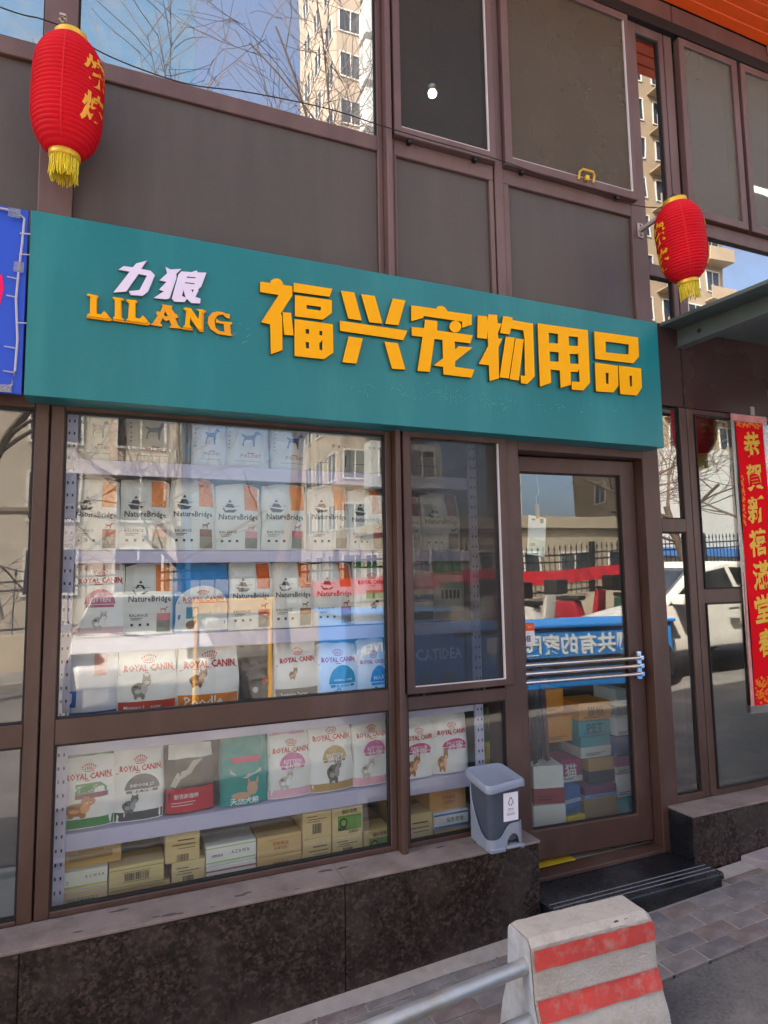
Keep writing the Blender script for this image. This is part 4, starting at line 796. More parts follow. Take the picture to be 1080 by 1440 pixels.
# ------------------------------------------------------------------ cartons under the shelf
def carton(lab, x0, x1, z0, z1, y, dp=.28, col='#b99c6c', design='code', group='cartons stacked under the shelf', rz=0, code=True, cat='carton'):
    base = tuple(min(.86, c * 1.3 + .03) for c in lin(col))
    w, h = x1 - x0, z1 - z0
    t = thing('carton', lab, cat, ((x0 + x1) / 2, y, z0), group, (0, 0, R(rz)))
    MB().box(-w / 2, w / 2, 0, dp, 0, h).build('carton_body', mat('card_' + col.strip('#'), base, .8, .07, 5, .2, 60, spec=.15), t, .003, 1)
    MB().box(-w / 2 + .001, w / 2 - .001, dp * .45, dp * .45 + .045, h + .0002, h + .0012).build('packing_tape', mat('brown_tape', '#a58a5a', .3, .05), t)
    def pr(name, c, rects=(), texts=()):
        m = MB()
        for (u0, u1, v0, v1) in rects: m.add([((u0 - .5) * w, -.0012, v0 * h), ((u1 - .5) * w, -.0012, v0 * h), ((u1 - .5) * w, -.0012, v1 * h), ((u0 - .5) * w, -.0012, v1 * h)], [(0, 1, 2, 3)])
        for (s, u, v, wf, hf) in texts:
            vs, fs, tw, th = text2d(s, .008, 1); k = wf * w / tw; m.add([((u - .5) * w + x * k, -.0014, v * h + z * k * hf) for x, z in vs], fs)
        m.build(name, pmat(c, .6), t)
    def bars(u0, u1, v0, v1):
        r_ = random.Random(int(x0 * 999)); out = []; u = u0
        while u < u1:
            d = r_.choice((.008, .012, .02)); out.append((u, min(u + d, u1), v0, v1)); u += d + r_.choice((.008, .014))
        return out
    if design == 'code': pr('barcode', '#4a4436', bars(.34, .66, .18, .55)); pr('lettering', '#5a5040', [(.14, .5, .80, .83), (.2, .82, .70, .725), (.14, .6, .62, .64)])
    if design == 'longcode': pr('barcode', '#5a5442', bars(.28, .76, .26, .62) + [(.24, .80, .19, .205), (.24, .80, .67, .685), (.24, .25, .205, .67), (.79, .80, .205, .67)])
    if design == 'green': pr('colour_line', '#58a24a', [(0, 1, .84, .87), (0, 1, .10, .13)]); pr('barcode', '#4a4436', bars(.28, .72, .34, .66) + [(.24, .76, .28, .295), (.24, .76, .70, .715)])
    if design == 'white_green': pr('colour_line', '#a8c84a', [(0, 1, .86, .90), (0, 1, .16, .22)]); pr('lettering', '#55585c', [], [('宠物用品', .22, .5, .22, 1), ('A Z A W R', .68, .56, .36, 1.2)])
    if design == 'white_red': pr('colour_line', '#cf6a6a', [(0, 1, .74, .82)]); pr('lettering', '#55585c', [], [('宠物用品', .2, .4, .26, 1), ('M B 2', .7, .45, .3, 1)])
    if design == 'yellow_line': pr('colour_line', '#d8cf6a', [(0, 1, .12, .24)]); pr('lettering', '#6a6a70', [], [('M B Z', .16, .45, .22, 1), ('B C W R R', .76, .66, .36, 1.1)])
    if design == 'red_text': pr('lettering', '#b56a4a', [(.2, .8, .80, .815)], [('宠物食品', .52, .60, .36, 1), ('轻拿轻放', .52, .36, .3, 1)])
    if design == 'lines': pr('lettering', '#5a5040', [(.36, .84, .70, .74), (.2, .88, .56, .59), (.36, .86, .44, .46)]); pr('barcode', '#4a4436', bars(.34, .68, .04, .26))
    if design == 'label':
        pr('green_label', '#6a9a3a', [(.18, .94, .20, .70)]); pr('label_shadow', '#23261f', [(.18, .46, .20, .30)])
        m = MB(); m.add([(-.14 * w + .13 * w * math.cos(q * .35), -.0024, .46 * h + .17 * h * math.sin(q * .35)) for q in range(18)], [tuple(range(18))]); m.build('round_badge', pmat('#2f3a28'), t)
        m = MB(); m.add([(-.14 * w + .085 * w * math.cos(q * .35), -.0032, .46 * h + .11 * h * math.sin(q * .35)) for q in range(18)], [tuple(range(18))]); m.build('round_badge', pmat('#7aa848'), t)
        pr('lettering', '#2b2a24', [], [('猫砂宠物', .56, .83, .5, 1.1), ('豆腐猫砂', .7, .13, .34, 1)])
    if design == 'stain': pr('faded_print', '#a5844f', [(.15, .85, .3, .6), (.3, .7, .62, .7)])
    if design == 'blue': pr('colour_line', '#2f86c8', [(0, 1, .80, .92), (0, 1, .04, .20)]); pr('lettering', '#6a7a8a', [], [('猫条零食', .6, .5, .5, 1)])
    return t
cy = .16
carton('plain stained kraft carton lying on the top at the left end', -.172, .05, .600, .688, cy + .03, .26, '#b8965c', 'stain', rz=2)
carton('pale carton with a yellow line at the left end of the window floor', -.185, .001, .530, .599, cy, .28, '#d6d2c4', 'yellow_line')
carton('kraft carton with a long barcode at the bottom left corner', -.185, .003, .441, .529, cy, .3, '#cdb795', 'longcode')
carton('kraft carton with two green lines', .006, .211, .505, .592, cy - .01, .30, '#c4ad78', 'green')
carton('low kraft carton with faded red print under the green lined one', .006, .236, .441, .504, cy, .30, '#bf9f6e', 'red_text')
carton('kraft carton with a barcode, upper one left of the white cartons', .214, .350, .565, .684, cy, .2, '#c2aa76', 'lines', rz=-1)
carton('kraft carton with a barcode, lower one left of the white cartons', .241, .372, .441, .564, cy, .2, '#c5ae7c', 'code')
carton('white carton with green lines on top of the red lined one', .376, .585, .524, .606, cy, .30, '#d2d0c8', 'white_green', rz=1)
carton('white carton with a red line, underneath the green lined white one', .376, .584, .441, .523, cy, .30, '#d4d0ca', 'white_red')
carton('kraft carton with red print, upper one in the middle', .589, .784, .522, .604, cy, .30, '#bf9f68', 'red_text')
carton('kraft carton with red print, lower one in the middle', .589, .785, .441, .521, cy, .30, '#bf9f68', 'red_text')
carton('kraft carton with a barcode on top of the carton left of the green labels', .788, .922, .562, .678, cy, .26, '#c2aa76', 'code')
carton('kraft carton with lines of print beneath, left of the green labels', .790, .921, .441, .561, cy, .26, '#c2aa76', 'lines')
carton('kraft carton with a green label and badge, upper one', .926, 1.073, .550, .678, cy, .26, '#c5ae7c', 'label')
carton('kraft carton with a barcode under the green labelled one', .928, 1.071, .441, .549, cy, .26, '#c5ae7c', 'code')
carton('kraft carton with a green label and badge at the window corner, lower one', 1.078, 1.215, .441, .552, cy, .28, '#bfa56c', 'label')
carton('kraft carton with lines of print in the lower right window', 1.262, 1.430, .441, .592, cy, .28, '#c2ab7c', 'lines')
carton('kraft carton with faded red print behind the bin, topmost', 1.425, 1.626, .577, .678, cy + .02, .26, '#b98f5c', 'red_text')
carton('white carton with blue bands behind the bin', 1.436, 1.626, .500, .576, cy, .28, '#d3d8d6', 'blue')
carton('low plain kraft carton behind the bin, at the bottom', 1.436, 1.624, .441, .499, cy, .28, '#a98e5f', 'stain')

# ------------------------------------------------------------------ goods seen through the door
def D(x0, x1, z0, z1): return x0 * .8472, x1 * .8472, 1.72 + (z0 - 1.72) * .8472, 1.72 + (z1 - 1.72) * .8472
def good(lab, r, col, band=None, dp=.25, y=.35, txt=None, tcol='#f0efe8', rz=-4, bz=(.3, .6)):
    x0, x1, z0, z1 = D(*r)
    t = thing('carton', lab, 'carton', ((x0 + x1) / 2, y, z0), 'coloured cartons stacked inside the door', (0, 0, R(rz)))
    w, h = x1 - x0, z1 - z0; base = tuple(min(.86, c * 1.35 + .02) for c in lin(col))
    MB().box(-w / 2, w / 2, 0, dp, 0, h - .002).build('carton_body', mat('goods_' + col.strip('#'), base, .55, .06, 6, spec=.18), t, .003, 1)
    if band: MB().box(-w / 2 - .0006, w / 2 + .0006, -.0012, dp * .9, h * bz[0], h * bz[1]).build('colour_band', pmat(band), t)
    if txt: flat_text(txt, w * .5, 0, h * .5, -.0022, pmat(tcol), t, 'lettering', .012)
    m = MB(); m.box(-w * .36, w * .1, -.0018, -.0006, h * .12, h * .15); m.box(-w * .36, w * .3, -.0018, -.0006, h * .2, h * .22); m.build('small_print', pmat('#3a3a3a'), t)
    return t
good('white carton with red band standing on another at the left of the door', (2.532, 2.74, .222, .465), '#d8d6cc', '#a03a48', .22, .33, bz=(.02, .42), rz=-14)
good('white carton at the bottom left behind the door glass', (2.522, 2.745, -.04, .219), '#d6d6cc', '#b8a890', .22, .33, bz=(.0, .3), rz=-14)
good('tall orange carton at the top of the left stack', (2.772, 2.945, .742, .904), '#d08a1e', None, .25, .5, rz=6)
good('wide orange carton with dark print in the left stack', (2.705, 2.948, .560, .734), '#c87f1c', '#e09a2e', .25, .45, bz=(.5, .95))
good('orange carton on top of the teal ones', (2.958, 3.225, .70, .822), '#cf8a2a', '#d89a40', .22, .38, '猫粮', '#7a4a1e')
good('teal carton beneath the orange one', (2.951, 3.212, .596, .699), '#2f93a0', None, .22, .38, 'PET', '#1e5a66')
good('teal carton with a white end, second in its stack', (2.962, 3.205, .452, .594), '#2f93a0', '#dfe2dc', .22, .38, bz=(.0, .5))
good('kraft and navy carton under the teal ones', (3.001, 3.206, .283, .450), '#a37f48', '#24384e', .2, .36, bz=(.02, .5))
good('magenta carton with a round white cat mark', (2.806, 2.99, .30, .447), '#8a2458', '#d7d2cc', .2, .42, '猫', bz=(.0, .25))
good('violet carton with a pale blue end', (2.939, 3.197, .202, .281), '#6a2a60', '#8aa8d8', .2, .34, bz=(.0, .3))
good('kraft carton with green base at the floor', (2.921, 3.19, -.02, .200), '#8a6f44', '#3c6a3c', .22, .33, bz=(.0, .35))
good('blue carton with pale stripes', (2.77, 2.915, .124, .298), '#2a5f9c', '#a9c4d8', .2, .35, bz=(.42, .56), rz=8)
good('yellow carton on the floor behind the door', (2.778, 2.915, -.02, .121), '#d2b22a', None, .2, .33)
for lab, r, c, bnd in (('white carton with a cat mark at the top of the right stack', (3.238, 3.385, .708, .90), '#c4cfd2', '#3a5a70'), ('plain white carton, second in the right stack', (3.228, 3.367, .584, .706), '#d9dcd8', None), ('navy carton, third in the right stack', (3.215, 3.358, .45, .582), '#23467e', None), ('magenta carton with a white dog mark in the right stack', (3.211, 3.349, .331, .448), '#8a3070', '#d8d4d0'), ('white carton under the magenta one', (3.208, 3.346, .174, .329), '#d3d8d2', None), ('teal and green carton at the bottom of the right stack', (3.197, 3.362, -.03, .172), '#2f9aa0', '#3f8a4c')):
    good(lab, r, c, bnd, .2, .34, None, rz=-2, bz=(.05, .4))
ls = thing('leash_bundle', 'bundle of dark blue leashes and harnesses hanging inside the door at the left', 'leashes', (2.19, .42, 1.05))
LB = [mat('navy_webbing', '#26344e', .7, .1), mat('blue_webbing', '#3a6a98', .7, .1), mat('plum_webbing', '#6a3550', .7, .1), mat('black_webbing', '#1c1c20', .7, .1)]
for i in range(16):
    x = rnd.uniform(-.09, .10); L = rnd.uniform(.25, .5); m = MB(); y = rnd.uniform(-.03, .03); dx = rnd.uniform(-.04, .04)
    m.tube([(x, y, .12), (x + dx * .3, y - .01, -L * .4), (x + dx, y, -L), (x + dx + .02, y + .01, -L * .9), (x + .02, y + .01, .1)], .006, 6); m.build('leash', LB[i % 4], ls, smooth=True)
MB().tube([(-.14, 0, .12), (.15, 0, .12)], .008, 8).build('hanging_rod', CHROME, ls)
cl = thing('hanging_card', 'white price card clipped on a cord behind the door glass', 'card', (2.095, .155, 2.03))
MB().prism([(-.052, .0), (.062, -.018), (.040, -.228), (-.072, -.211)], 0, .0015, lambda u, v, a: (u, a, v)).build('card_sheet', mat('pale_green_card', '#f2f5f2', .6, .06), cl)
MB().prism([(-.05, -.12), (.05, -.14), (.041, -.216), (-.069, -.2)], -.0012, -.0002, lambda u, v, a: (u, a, v)).build('card_panel', pmat('#c4ddd2'), cl)
flat_text('∞', .03, -.035, -.16, -.003, pmat('#3a5a50'), cl, 'lettering'); m = MB(); m.box(-.035, -.012, -.0022, -.0014, -.03, -.02); m.box(.02, .042, -.0022, -.0014, -.045, -.02); m.box(-.045, -.038, -.0022, -.0014, -.19, -.183); m.box(-.01, .005, -.0022, -.0014, -.195, -.18); m.build('small_print', pmat('#7a8a80'), cl)
MB().box(-.006, .014, -.008, .008, -.02, .06).build('clothes_peg', mat('pine_wood', '#c08a3c', .6, .1), cl, .002, 1); MB().tube([(.004, 0, .06), (.0, 0, .09), (.02, 0, .12), (.012, 0, .2), (.02, 0, .32)], .0018, 5).build('cord', mat('pale_cord', '#c9bfae', .8), cl)
sk = tag(MB().box(1.88, 1.958, -.0, .001, 1.33, 1.452).build('sticker_base', pmat('#e9e6ec'), None), None)
bpy.data.objects.remove(sk)
sk = thing('door_sticker', 'white sticker with orange top on the left edge of the door glass', 'sticker', (2.705, .062, 0), rot=(0, 0, R(-4)))
MB().prism([(-.742, 1.34), (-.682, 1.34), (-.676, 1.346), (-.676, 1.452), (-.682, 1.458), (-.742, 1.458)], .020, .0225, lambda u, v, a: (u, a, v)).build('sticker_film', pmat('#ece8ee'), sk)
MB().prism([(-.742, 1.418), (-.676, 1.418), (-.676, 1.452), (-.682, 1.458), (-.742, 1.458)], .0188, .0196, lambda u, v, a: (u, a, v)).build('orange_band', pmat('#f0622a'), sk)
flat_text('准', .036, -.716, 1.378, .0185, pmat('#242424'), sk, 'lettering', .01); flat_text('支付', .026, -.705, 1.438, .0180, pmat('#f6e6dc'), sk, 'lettering', .0)

# ------------------------------------------------------------------ upper room lamps
lp = thing('ceiling_lamp', 'glowing round lamp seen through the left screened sash upstairs', 'lamp', (1.815, .7, 4.80))
MB().lathe([(.027 * math.cos(R(a)), .027 * math.sin(R(a))) for a in range(-85, 86, 10)], 20).build('bulb', emit('lamp_glow', (1, .98, .9), 55), lp, smooth=True)
MB().tube([(0, 0, .05), (0, 0, .57)], .006, 6).build('lamp_cord', BLACK, lp); MB().lathe([(.02, .045), (.03, .05), (.03, .09), (.02, .1)], 16).build('lamp_socket', BLACK, lp, smooth=True)
lp = thing('tube_lamp', 'lit fluorescent tube seen through the rightmost upstairs sash', 'lamp', (5.0, .7, 4.84))
MB().tube([(-.3, 0, 0), (.6, 0, 0)], .016, 10).build('light_tube', emit('tube_glow', (.85, 1, .92), 14), lp, smooth=True); MB().box(-.34, .64, .02, .06, -.02, .05).build('tube_holder', WHITEGASKET, lp)

# ------------------------------------------------------------------ pedal bin on the sill
pb = thing('pedal_bin', 'small grey pedal bin with dark body standing on the sill beside the door', 'bin', (1.61, -.112, .5145))
LG = mat('light_grey_plastic', '#8a92a2', .42, .05, 6, .1, 80, dirt='#9a9894', dscale=5, damt=.45); DG = mat('slate_grey_plastic', '#464d5b', .45, .07, 6, .1, 80, dirt='#676a70', dscale=4, damt=.4)
def rr(w, d, r, n=6):
    out = []
    for cx, cy_, a0 in ((w - r, d - r, 0), (-w + r, d - r, 90), (-w + r, -d + r, 180), (w - r, -d + r, 270)):
        for q in range(n + 1): a = R(a0 + 90 * q / n); out.append((cx + r * math.cos(a), cy_ + r * math.sin(a)))
    return out
def loft(levels, n=6):
    m = MB(); vs = []; fs = []
    P = [[(x + ox, y + oy, z) for x, y in rr(w, d, r, n)] for (w, d, r, z, ox, oy) in levels]; k = len(P[0])
    for p in P: vs += p
    for j in range(len(P) - 1):
        for i in range(k): fs.append((j * k + i, j * k + (i + 1) % k, (j + 1) * k + (i + 1) % k, (j + 1) * k + i))
    fs.append(tuple(reversed(range(k)))); fs.append(tuple((len(P) - 1) * k + i for i in range(k)))
    return m.add(vs, fs)
loft([(.078, .078, .03, .035, 0, 0), (.083, .083, .03, .15, 0, 0), (.087, .088, .03, .262, 0, 0)]).build('inner_bucket', DG, pb, smooth=True)
# outer shell: a low skirt that sweeps up to the back corners and bridges over the pedal
sh = MB(); N_ = 72; p0_ = rr(.0905, .0915, .034, 10); path = []
for i in range(len(p0_)):
    (xa, ya), (xb, yb) = p0_[i], p0_[(i + 1) % len(p0_)]; nn = max(1, int(math.hypot(xb - xa, yb - ya) / .006))
    path += [(xa + (xb - xa) * q / nn, ya + (yb - ya) * q / nn) for q in range(nn)]
k = len(path)
def skirt(i):
    x, y = path[i]
    base = .075 + .075 * max(0, (x + .0) / .09) ** 1 * .0
    front = max(0, (-y - .03) / .06)
    left = max(0, (-x - .05) / .04); rgt = max(0, (x - .05) / .04)
    h = .050 + .062 * (1 / (1 + math.exp(-(x + .012) * 85)))        # front: low at the left, high over the pedal
    side = .055 + .215 * max(0, (y + .06) / .15) ** 2.1           # sides: rise steeply to the back
    t = min(1, max(0, (y + .07) / .03))
    return h * (1 - t) + max(side, h * (1 - t)) * t
def hollow(i):
    x, y = path[i]
    if y < -.07 and abs(x - .032) < .036: return .012 + .055 * math.sqrt(max(0, 1 - ((x - .032) / .036) ** 2))
    return .012
vs, fs = [], []
for i in range(k):
    x, y = path[i]; top = max(skirt(i), hollow(i) + .012)
    zs = [hollow(i), hollow(i) * .6 + top * .4, top]
    for z in zs: vs.append((x, y, z))
    for z in zs[::-1]: vs.append((x * .955, y * .955, z))
for i in range(k):
    j = (i + 1) % k
    for q in range(6): fs.append((i * 6 + q, j * 6 + q, j * 6 + (q + 1) % 6, i * 6 + (q + 1) % 6))
sh.add(vs, fs); sh.build('outer_shell', LG, pb, smooth=True, angle=40)
ft = MB(); ft.add(*(lambda L: (L.v, L.f))(loft([(.080, .030, .02, 0, 0, .055), (.084, .034, .02, .022, 0, .055)])))
ft.box(-.088, -.012, -.098, .03, .0, .016); ft.box(.068, .088, -.094, .03, .0, .016); ft.build('foot', LG, pb, .004, 2)
MB().box(-.006, .064, -.104, -.02, .010, .020).build('pedal', LG, pb, .004, 2)
lid = MB(); LV = []
lp_ = rr(.102, .104, .03, 8); kk = len(lp_); vs, fs = [], []
def lidz(x, y): return .018 * max(0, (y + .02) / .12) + .010 * math.sin((x + .03) * 26) * max(0, -y / .1) - .004
for lev, (sc_, dz) in enumerate(((.93, -.014), (1.0, -.012), (1.012, .0), (1.0, .016), (.965, .022), (.80, .017), (.5, .015))):
    for x, y in lp_: vs.append((x * sc_, y * sc_ - .002, .276 + dz + lidz(x, y) * (1 if sc_ > .9 else .7)))
for j in range(6):
    for i in range(kk): fs.append((j * kk + i, j * kk + (i + 1) % kk, (j + 1) * kk + (i + 1) % kk, (j + 1) * kk + i))
fs.append(tuple(reversed(range(kk)))); fs.append(tuple(6 * kk + i for i in range(kk)))
lid.add(vs, fs); lid.build('lid', LG, pb, smooth=True, angle=50)
lab = MB().box(-.012, .064, -.0886, -.0878, .122, .243).build('sticker', pmat('#efe9f0'), pb, rot=(R(1.9), 0, 0)); lab.location = (0, .0072, .0)
am = MB()
def seg(p, q, t=.0022):
    (a, b_), (c, d) = p, q; L = math.hypot(c - a, d - b_); nx, nz = -(d - b_) / L * t / 2, (c - a) / L * t / 2
    am.add([(a + nx, -.0892, b_ + nz), (c + nx, -.0892, d + nz), (c - nx, -.0892, d - nz), (a - nx, -.0892, b_ - nz)], [(0, 1, 2, 3)])
for p, q in (((.012, .196), (.023, .222)), ((.023, .222), (.028, .222)), ((.028, .222), (.039, .197)), ((.012, .196), (.020, .194)), ((.039, .197), (.031, .195)), ((.020, .194), (.0215, .186)), ((.031, .195), (.0285, .186))): seg(p, q, .003)
am.build('recycling_mark', pmat('#2a2a2e'), lab); flat_text('其他垃圾', .030, .025, .1735, -.0892, pmat('#2f2f33'), lab, 'lettering', .01); flat_text('Other Waste', .028, .025, .165, -.0892, pmat('#3a3a3e'), lab, 'lettering', .005)
m = MB()
for q in range(12): m.box(.004 + q * .0036, .006 + q * .0036, -.0891, -.0888, .146, .157)
m.build('small_print', pmat('#b5b0b8'), lab)

# ------------------------------------------------------------------ concrete barrier and pipes
CONC = mat('weathered_concrete', '#bcb2a6', .88, .16, 9, 1.0, 110, dirt='#8a7a68', dscale=9, damt=.6, detail=9)
RST = mat('red_road_paint', '#c8443a', .65, .14, 9, .5, 60, dirt='#b98a7c', dscale=16, damt=.75)
BX0, BX1, BY, BZT = 1.305, 1.812, -.742, .505
cb = thing('concrete_barrier', 'short concrete kerb barrier with two red stripes at the edge of the pavement', 'barrier', ((BX0 + BX1) / 2, BY, gz(1.56)), rot=(0, 0, R(-2.5)))
hl = (BX1 - BX0) / 2; HB = BZT - gz(1.56)
prof = [(-.155, 0), (.155, 0), (.13, .1), (.085, .22), (.072, HB - .02), (.058, HB), (-.055, HB), (-.073, HB - .022), (-.086, .22), (-.132, .1)]
bm_ = bmesh.new(); nx = 24
rows_ = []
for i in range(nx + 1):
    x = -hl + 2 * hl * i / nx; e = .012 if i in (0, nx) else 0; fl = .012 * (1 if i == nx else 0)
    rows_.append([bm_.verts.new((x, y * (1 - e * 2) , z * (1 - e) )) for y, z in prof])
for i in range(nx):
    for j in range(len(prof)): bm_.faces.new((rows_[i][j], rows_[i + 1][j], rows_[i + 1][(j + 1) % len(prof)], rows_[i][(j + 1) % len(prof)]))
bm_.faces.new(rows_[0][::-1]); bm_.faces.new(rows_[nx])
bmesh.ops.recalc_face_normals(bm_, faces=bm_.faces)
bmesh.ops.subdivide_edges(bm_, edges=[e for e in bm_.edges if abs(e.verts[0].co.x - e.verts[1].co.x) < 1e-3 and e.calc_length() > .05], cuts=4, use_grid_fill=True)
for v in bm_.verts:
    n_ = noise.noise(v.co * 9) * .0035 + noise.noise(v.co * 26) * .002
    v.co += Vector((0, 1 if v.co.y > 0 else -1, .6)) * n_
    if v.co.x > hl - .03: v.co.z -= .016 * ((v.co.x - hl + .03) / .03) ** 2 * (v.co.z / HB)
me = bpy.data.meshes.new('concrete_body'); bm_.to_mesh(me); bm_.free()
for p in me.polygons: p.use_smooth = True
me.set_sharp_from_angle(angle=R(32)); link('concrete_body', me, CONC, cb)
ep = MB(); ep.add([(-hl - .0045, y * .96, .012 + z * .955) for y, z in prof], [tuple(range(len(prof)))]); ep.build('sky_lit_end_paint', mat('sky_lit_grey_white_paint', '#c2c4c8', .7, .12, 9, .3, 60, dirt='#8c8478', dscale=7, damt=.6), cb)  # grey white end paint, with the sky's reflection put into its pale colour
def fy(z):
    for (y0, z0), (y1, z1) in zip([(-.155, 0), (-.132, .1), (-.086, .22), (-.073, HB - .022)], [(-.132, .1), (-.086, .22), (-.073, HB - .022), (-.055, HB)]):
        if z0 <= z <= z1: return y0 + (y1 - y0) * (z - z0) / (z1 - z0)
    return -.055
for zc, tz in ((.348, .062), (.200, .060)):
    m = MB(); n1, n2 = 24, 6
    vs = [(-hl + .004 + (2 * hl - .008) * i / n1, fy(zc + tz * (j / n2 - .5)) - .0062, zc + tz * (j / n2 - .5) + .004 * noise.noise((i * .3, zc * 9, j // 6))) for j in range(n2 + 1) for i in range(n1 + 1)]
    m.add(vs, [(j * (n1 + 1) + i, j * (n1 + 1) + i + 1, (j + 1) * (n1 + 1) + i + 1, (j + 1) * (n1 + 1) + i) for j in range(n2) for i in range(n1)]); m.build('red_stripe', RST, cb, smooth=True)
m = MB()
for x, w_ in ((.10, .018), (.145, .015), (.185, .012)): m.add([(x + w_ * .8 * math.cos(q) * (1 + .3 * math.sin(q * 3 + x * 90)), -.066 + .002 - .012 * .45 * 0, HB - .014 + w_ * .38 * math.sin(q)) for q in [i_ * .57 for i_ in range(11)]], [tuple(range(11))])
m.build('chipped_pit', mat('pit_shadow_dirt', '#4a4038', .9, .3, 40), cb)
for z0, lab in ((.405, 'upper galvanised pipe running left from the concrete barrier'), (.245, 'lower galvanised pipe running left from the concrete barrier')):
    t = tag(MB().tube([(1.335, -.765 - (.405 - z0) * .12, z0 + .005), (-1.6, -.95 - (.405 - z0) * .12, z0 - .10)], .024, 20).build('barrier_pipe', GALV, None, smooth=True), lab, 'pipe', 'pipes of the kerb barrier')
# ------------------------------------------------------------------ the street behind the viewer, seen in the glass
def make_car(label, loc, rz):
    t = thing('parked_car', label, 'car', loc, 'white cars across the street', (0, 0, rz))   # nose towards -X
    W = mat('white_car_paint', '#cfcac0', .25, .02, 3, spec=.6); G_ = glass('car_glass', (.12, .14, .15), .12); K = mat('tyre_rubber', '#17171a', .8, .1); RM = mat('alloy_rim', '#a9a59b', .3, .05, metal=.8)
    side = [(-2.2, .38), (-2.22, .62), (-2.05, .78), (-1.15, .95), (-.35, 1.40), (.25, 1.47), (.95, 1.43), (1.75, 1.05), (2.15, .98), (2.22, .66), (2.18, .36)]
    m = MB(); n = len(side); vs = []
    def wd(z): return .86 - max(0, z - .9) * .42
    for s_ in (1, -1):
        for x, z in side: vs.append((x, s_ * (wd(z) - (.12 if abs(x) > 2.1 else 0)), z))
    m.add(vs, [tuple(range(n)), tuple(reversed(range(n, 2 * n)))] + [((i + 1) % n, i, n + i, n + (i + 1) % n) for i in range(n)])
    body = m.build('body', W, t, .05, 3, True)
    for s_ in (1, -1):
        def sidepl(pts, name, mm, off=.012):
            q = MB(); q.add([(x, s_ * (wd(z) + off), z) for x, z in pts] , [tuple(range(len(pts)))]); return q.build(name, mm, t)
        sidepl([(-1.0, .97), (-.36, 1.33), (.18, 1.39), (.18, .97)], 'side_window', G_); sidepl([(.26, .97), (.26, 1.39), (.85, 1.35), (1.35, 1.08), (1.30, .97)], 'side_window', G_)
        MB().box(-.05, .12, s_ * .875 - .012, s_ * .875 + .012, .84, .87).build('door_handle', RM, t, .006, 2); MB().box(1.0, 1.17, s_ * .875 - .012, s_ * .875 + .012, .86, .89).build('door_handle', RM, t, .006, 2)
        MB().box(-.98, -.82, s_ * .95 - .09, s_ * .95 + .09, .98, 1.10).build('mirror', W, t, .03, 2, True)
        MB().box(-2.17, -1.85, s_ * .66 - .17, s_ * .66 + .17, .66, .80).build('headlight', RM, t, .03, 2)
        for x in (-1.38, 1.36):
            w_ = MB(); w_.lathe([(.20, -.1), (.325, -.1), (.335, -.06), (.335, .06), (.325, .1), (.20, .1)], 28); o = w_.build('wheel', K, t, smooth=True, loc=(x, s_ * .80, .335), rot=(R(90), 0, 0))
            q = MB(); q.lathe([(.03, -.104), (.205, -.104), (.215, -.09), (.215, .09), (.205, .104), (.03, .104)], 24)
            q.build('rim', RM, o, smooth=True)
            sp = MB()
            for a in range(5):
                ca, sa = math.cos(a * 1.2566 + .3), math.sin(a * 1.2566 + .3)
                sp.add([(ca * .07 - sa * .03, sa * .07 + ca * .03, s__) for s__ in (.106, -.106)] + [(ca * .19 - sa * .07, sa * .19 + ca * .07, s__) for s__ in (.106, -.106)] + [(ca * .19 + sa * .02, sa * .19 - ca * .02, s__) for s__ in (.106, -.106)], [(0, 2, 4), (1, 5, 3)])
            sp.build('rim_opening', K, o)
    for a, b_, w1, w2 in (((-1.12, .975), (-.40, 1.372), .80, .62), ((.99, 1.40), (1.70, 1.085), .62, .78)):
        d = Vector((b_[0] - a[0], 0, b_[1] - a[1])); nrm = Vector((-d.z, 0, d.x)).normalized() * .045
        MB().add([(a[0] + nrm.x, -w1, a[1] + nrm.z), (a[0] + nrm.x, w1, a[1] + nrm.z), (b_[0] + nrm.x, w2, b_[1] + nrm.z), (b_[0] + nrm.x, -w2, b_[1] + nrm.z)], [(0, 1, 2, 3)]).build('windscreen', G_, t)
    return t
c1 = make_car('white car parked along the street, mirrored in the right hand windows', (7.42, -4.15, gz(7.4)), 0)
c1.rotation_euler.y = -math.atan(.045)
c2 = copy_tree(c1); c2['label'] = 'white car parked end on, mirrored in the left part of the shop window'; c2.location = (.35, -9.0 + 1.2, gz(.35)); c2.rotation_euler = (0, 0, R(-90))
# blue cart
bt = thing('cargo_cart', 'blue cargo cart with white lettering, mirrored in the door and window glass', 'cart', (4.2, -3.75, gz(4.2)), rot=(0, 0, R(0)))
BLU = mat('bright_blue_paint', '#2a86d8', .4, .05, 3)
MB().box(-2.1, -.95, -.45, .45, .22, 1.10).build('cart_box', BLU, bt, .03, 3, True); MB().box(-2.14, -.93, -.48, .48, 1.102, 1.14).build('lid', BLU, bt, .012, 2)
MB().box(-.94, 2.2, -.45, .45, .22, .88).build('cart_box', BLU, bt, .03, 3, True); MB().box(-.92, 2.24, -.48, .48, .882, .92).build('lid', BLU, bt, .012, 2)
for x in (-.8, 1.9): MB().box(x - .02, x + .02, .452, .47, .28, .84).build('rib', BLU, bt, .005, 1)
q = flat_text('爱护我们共有的家园', 2.1, .55, .70, 0, pmat('#eef2f4'), bt, 'lettering', .03, mirror=True)
for v in q.data.vertices: v.co.y = .4535
q = flat_text('DELIVERY', .55, -1.75, .62, 0, pmat('#eef2f4'), bt, 'lettering', .02, mirror=True)
for v in q.data.vertices: v.co.y = .4535; v.co.z += .16 - (v.co.x + 1.75) ** 2 * 1.6
for x in (-1.5, 1.5):
    for y in (-.36, .36): MB().lathe([(.05, -.04), (.19, -.04), (.2, 0), (.19, .04), (.05, .04)], 20).build('wheel', K_ if 0 else MC['tyre_rubber'], bt, smooth=True, loc=(x, y, .2), rot=(R(90), 0, 0))
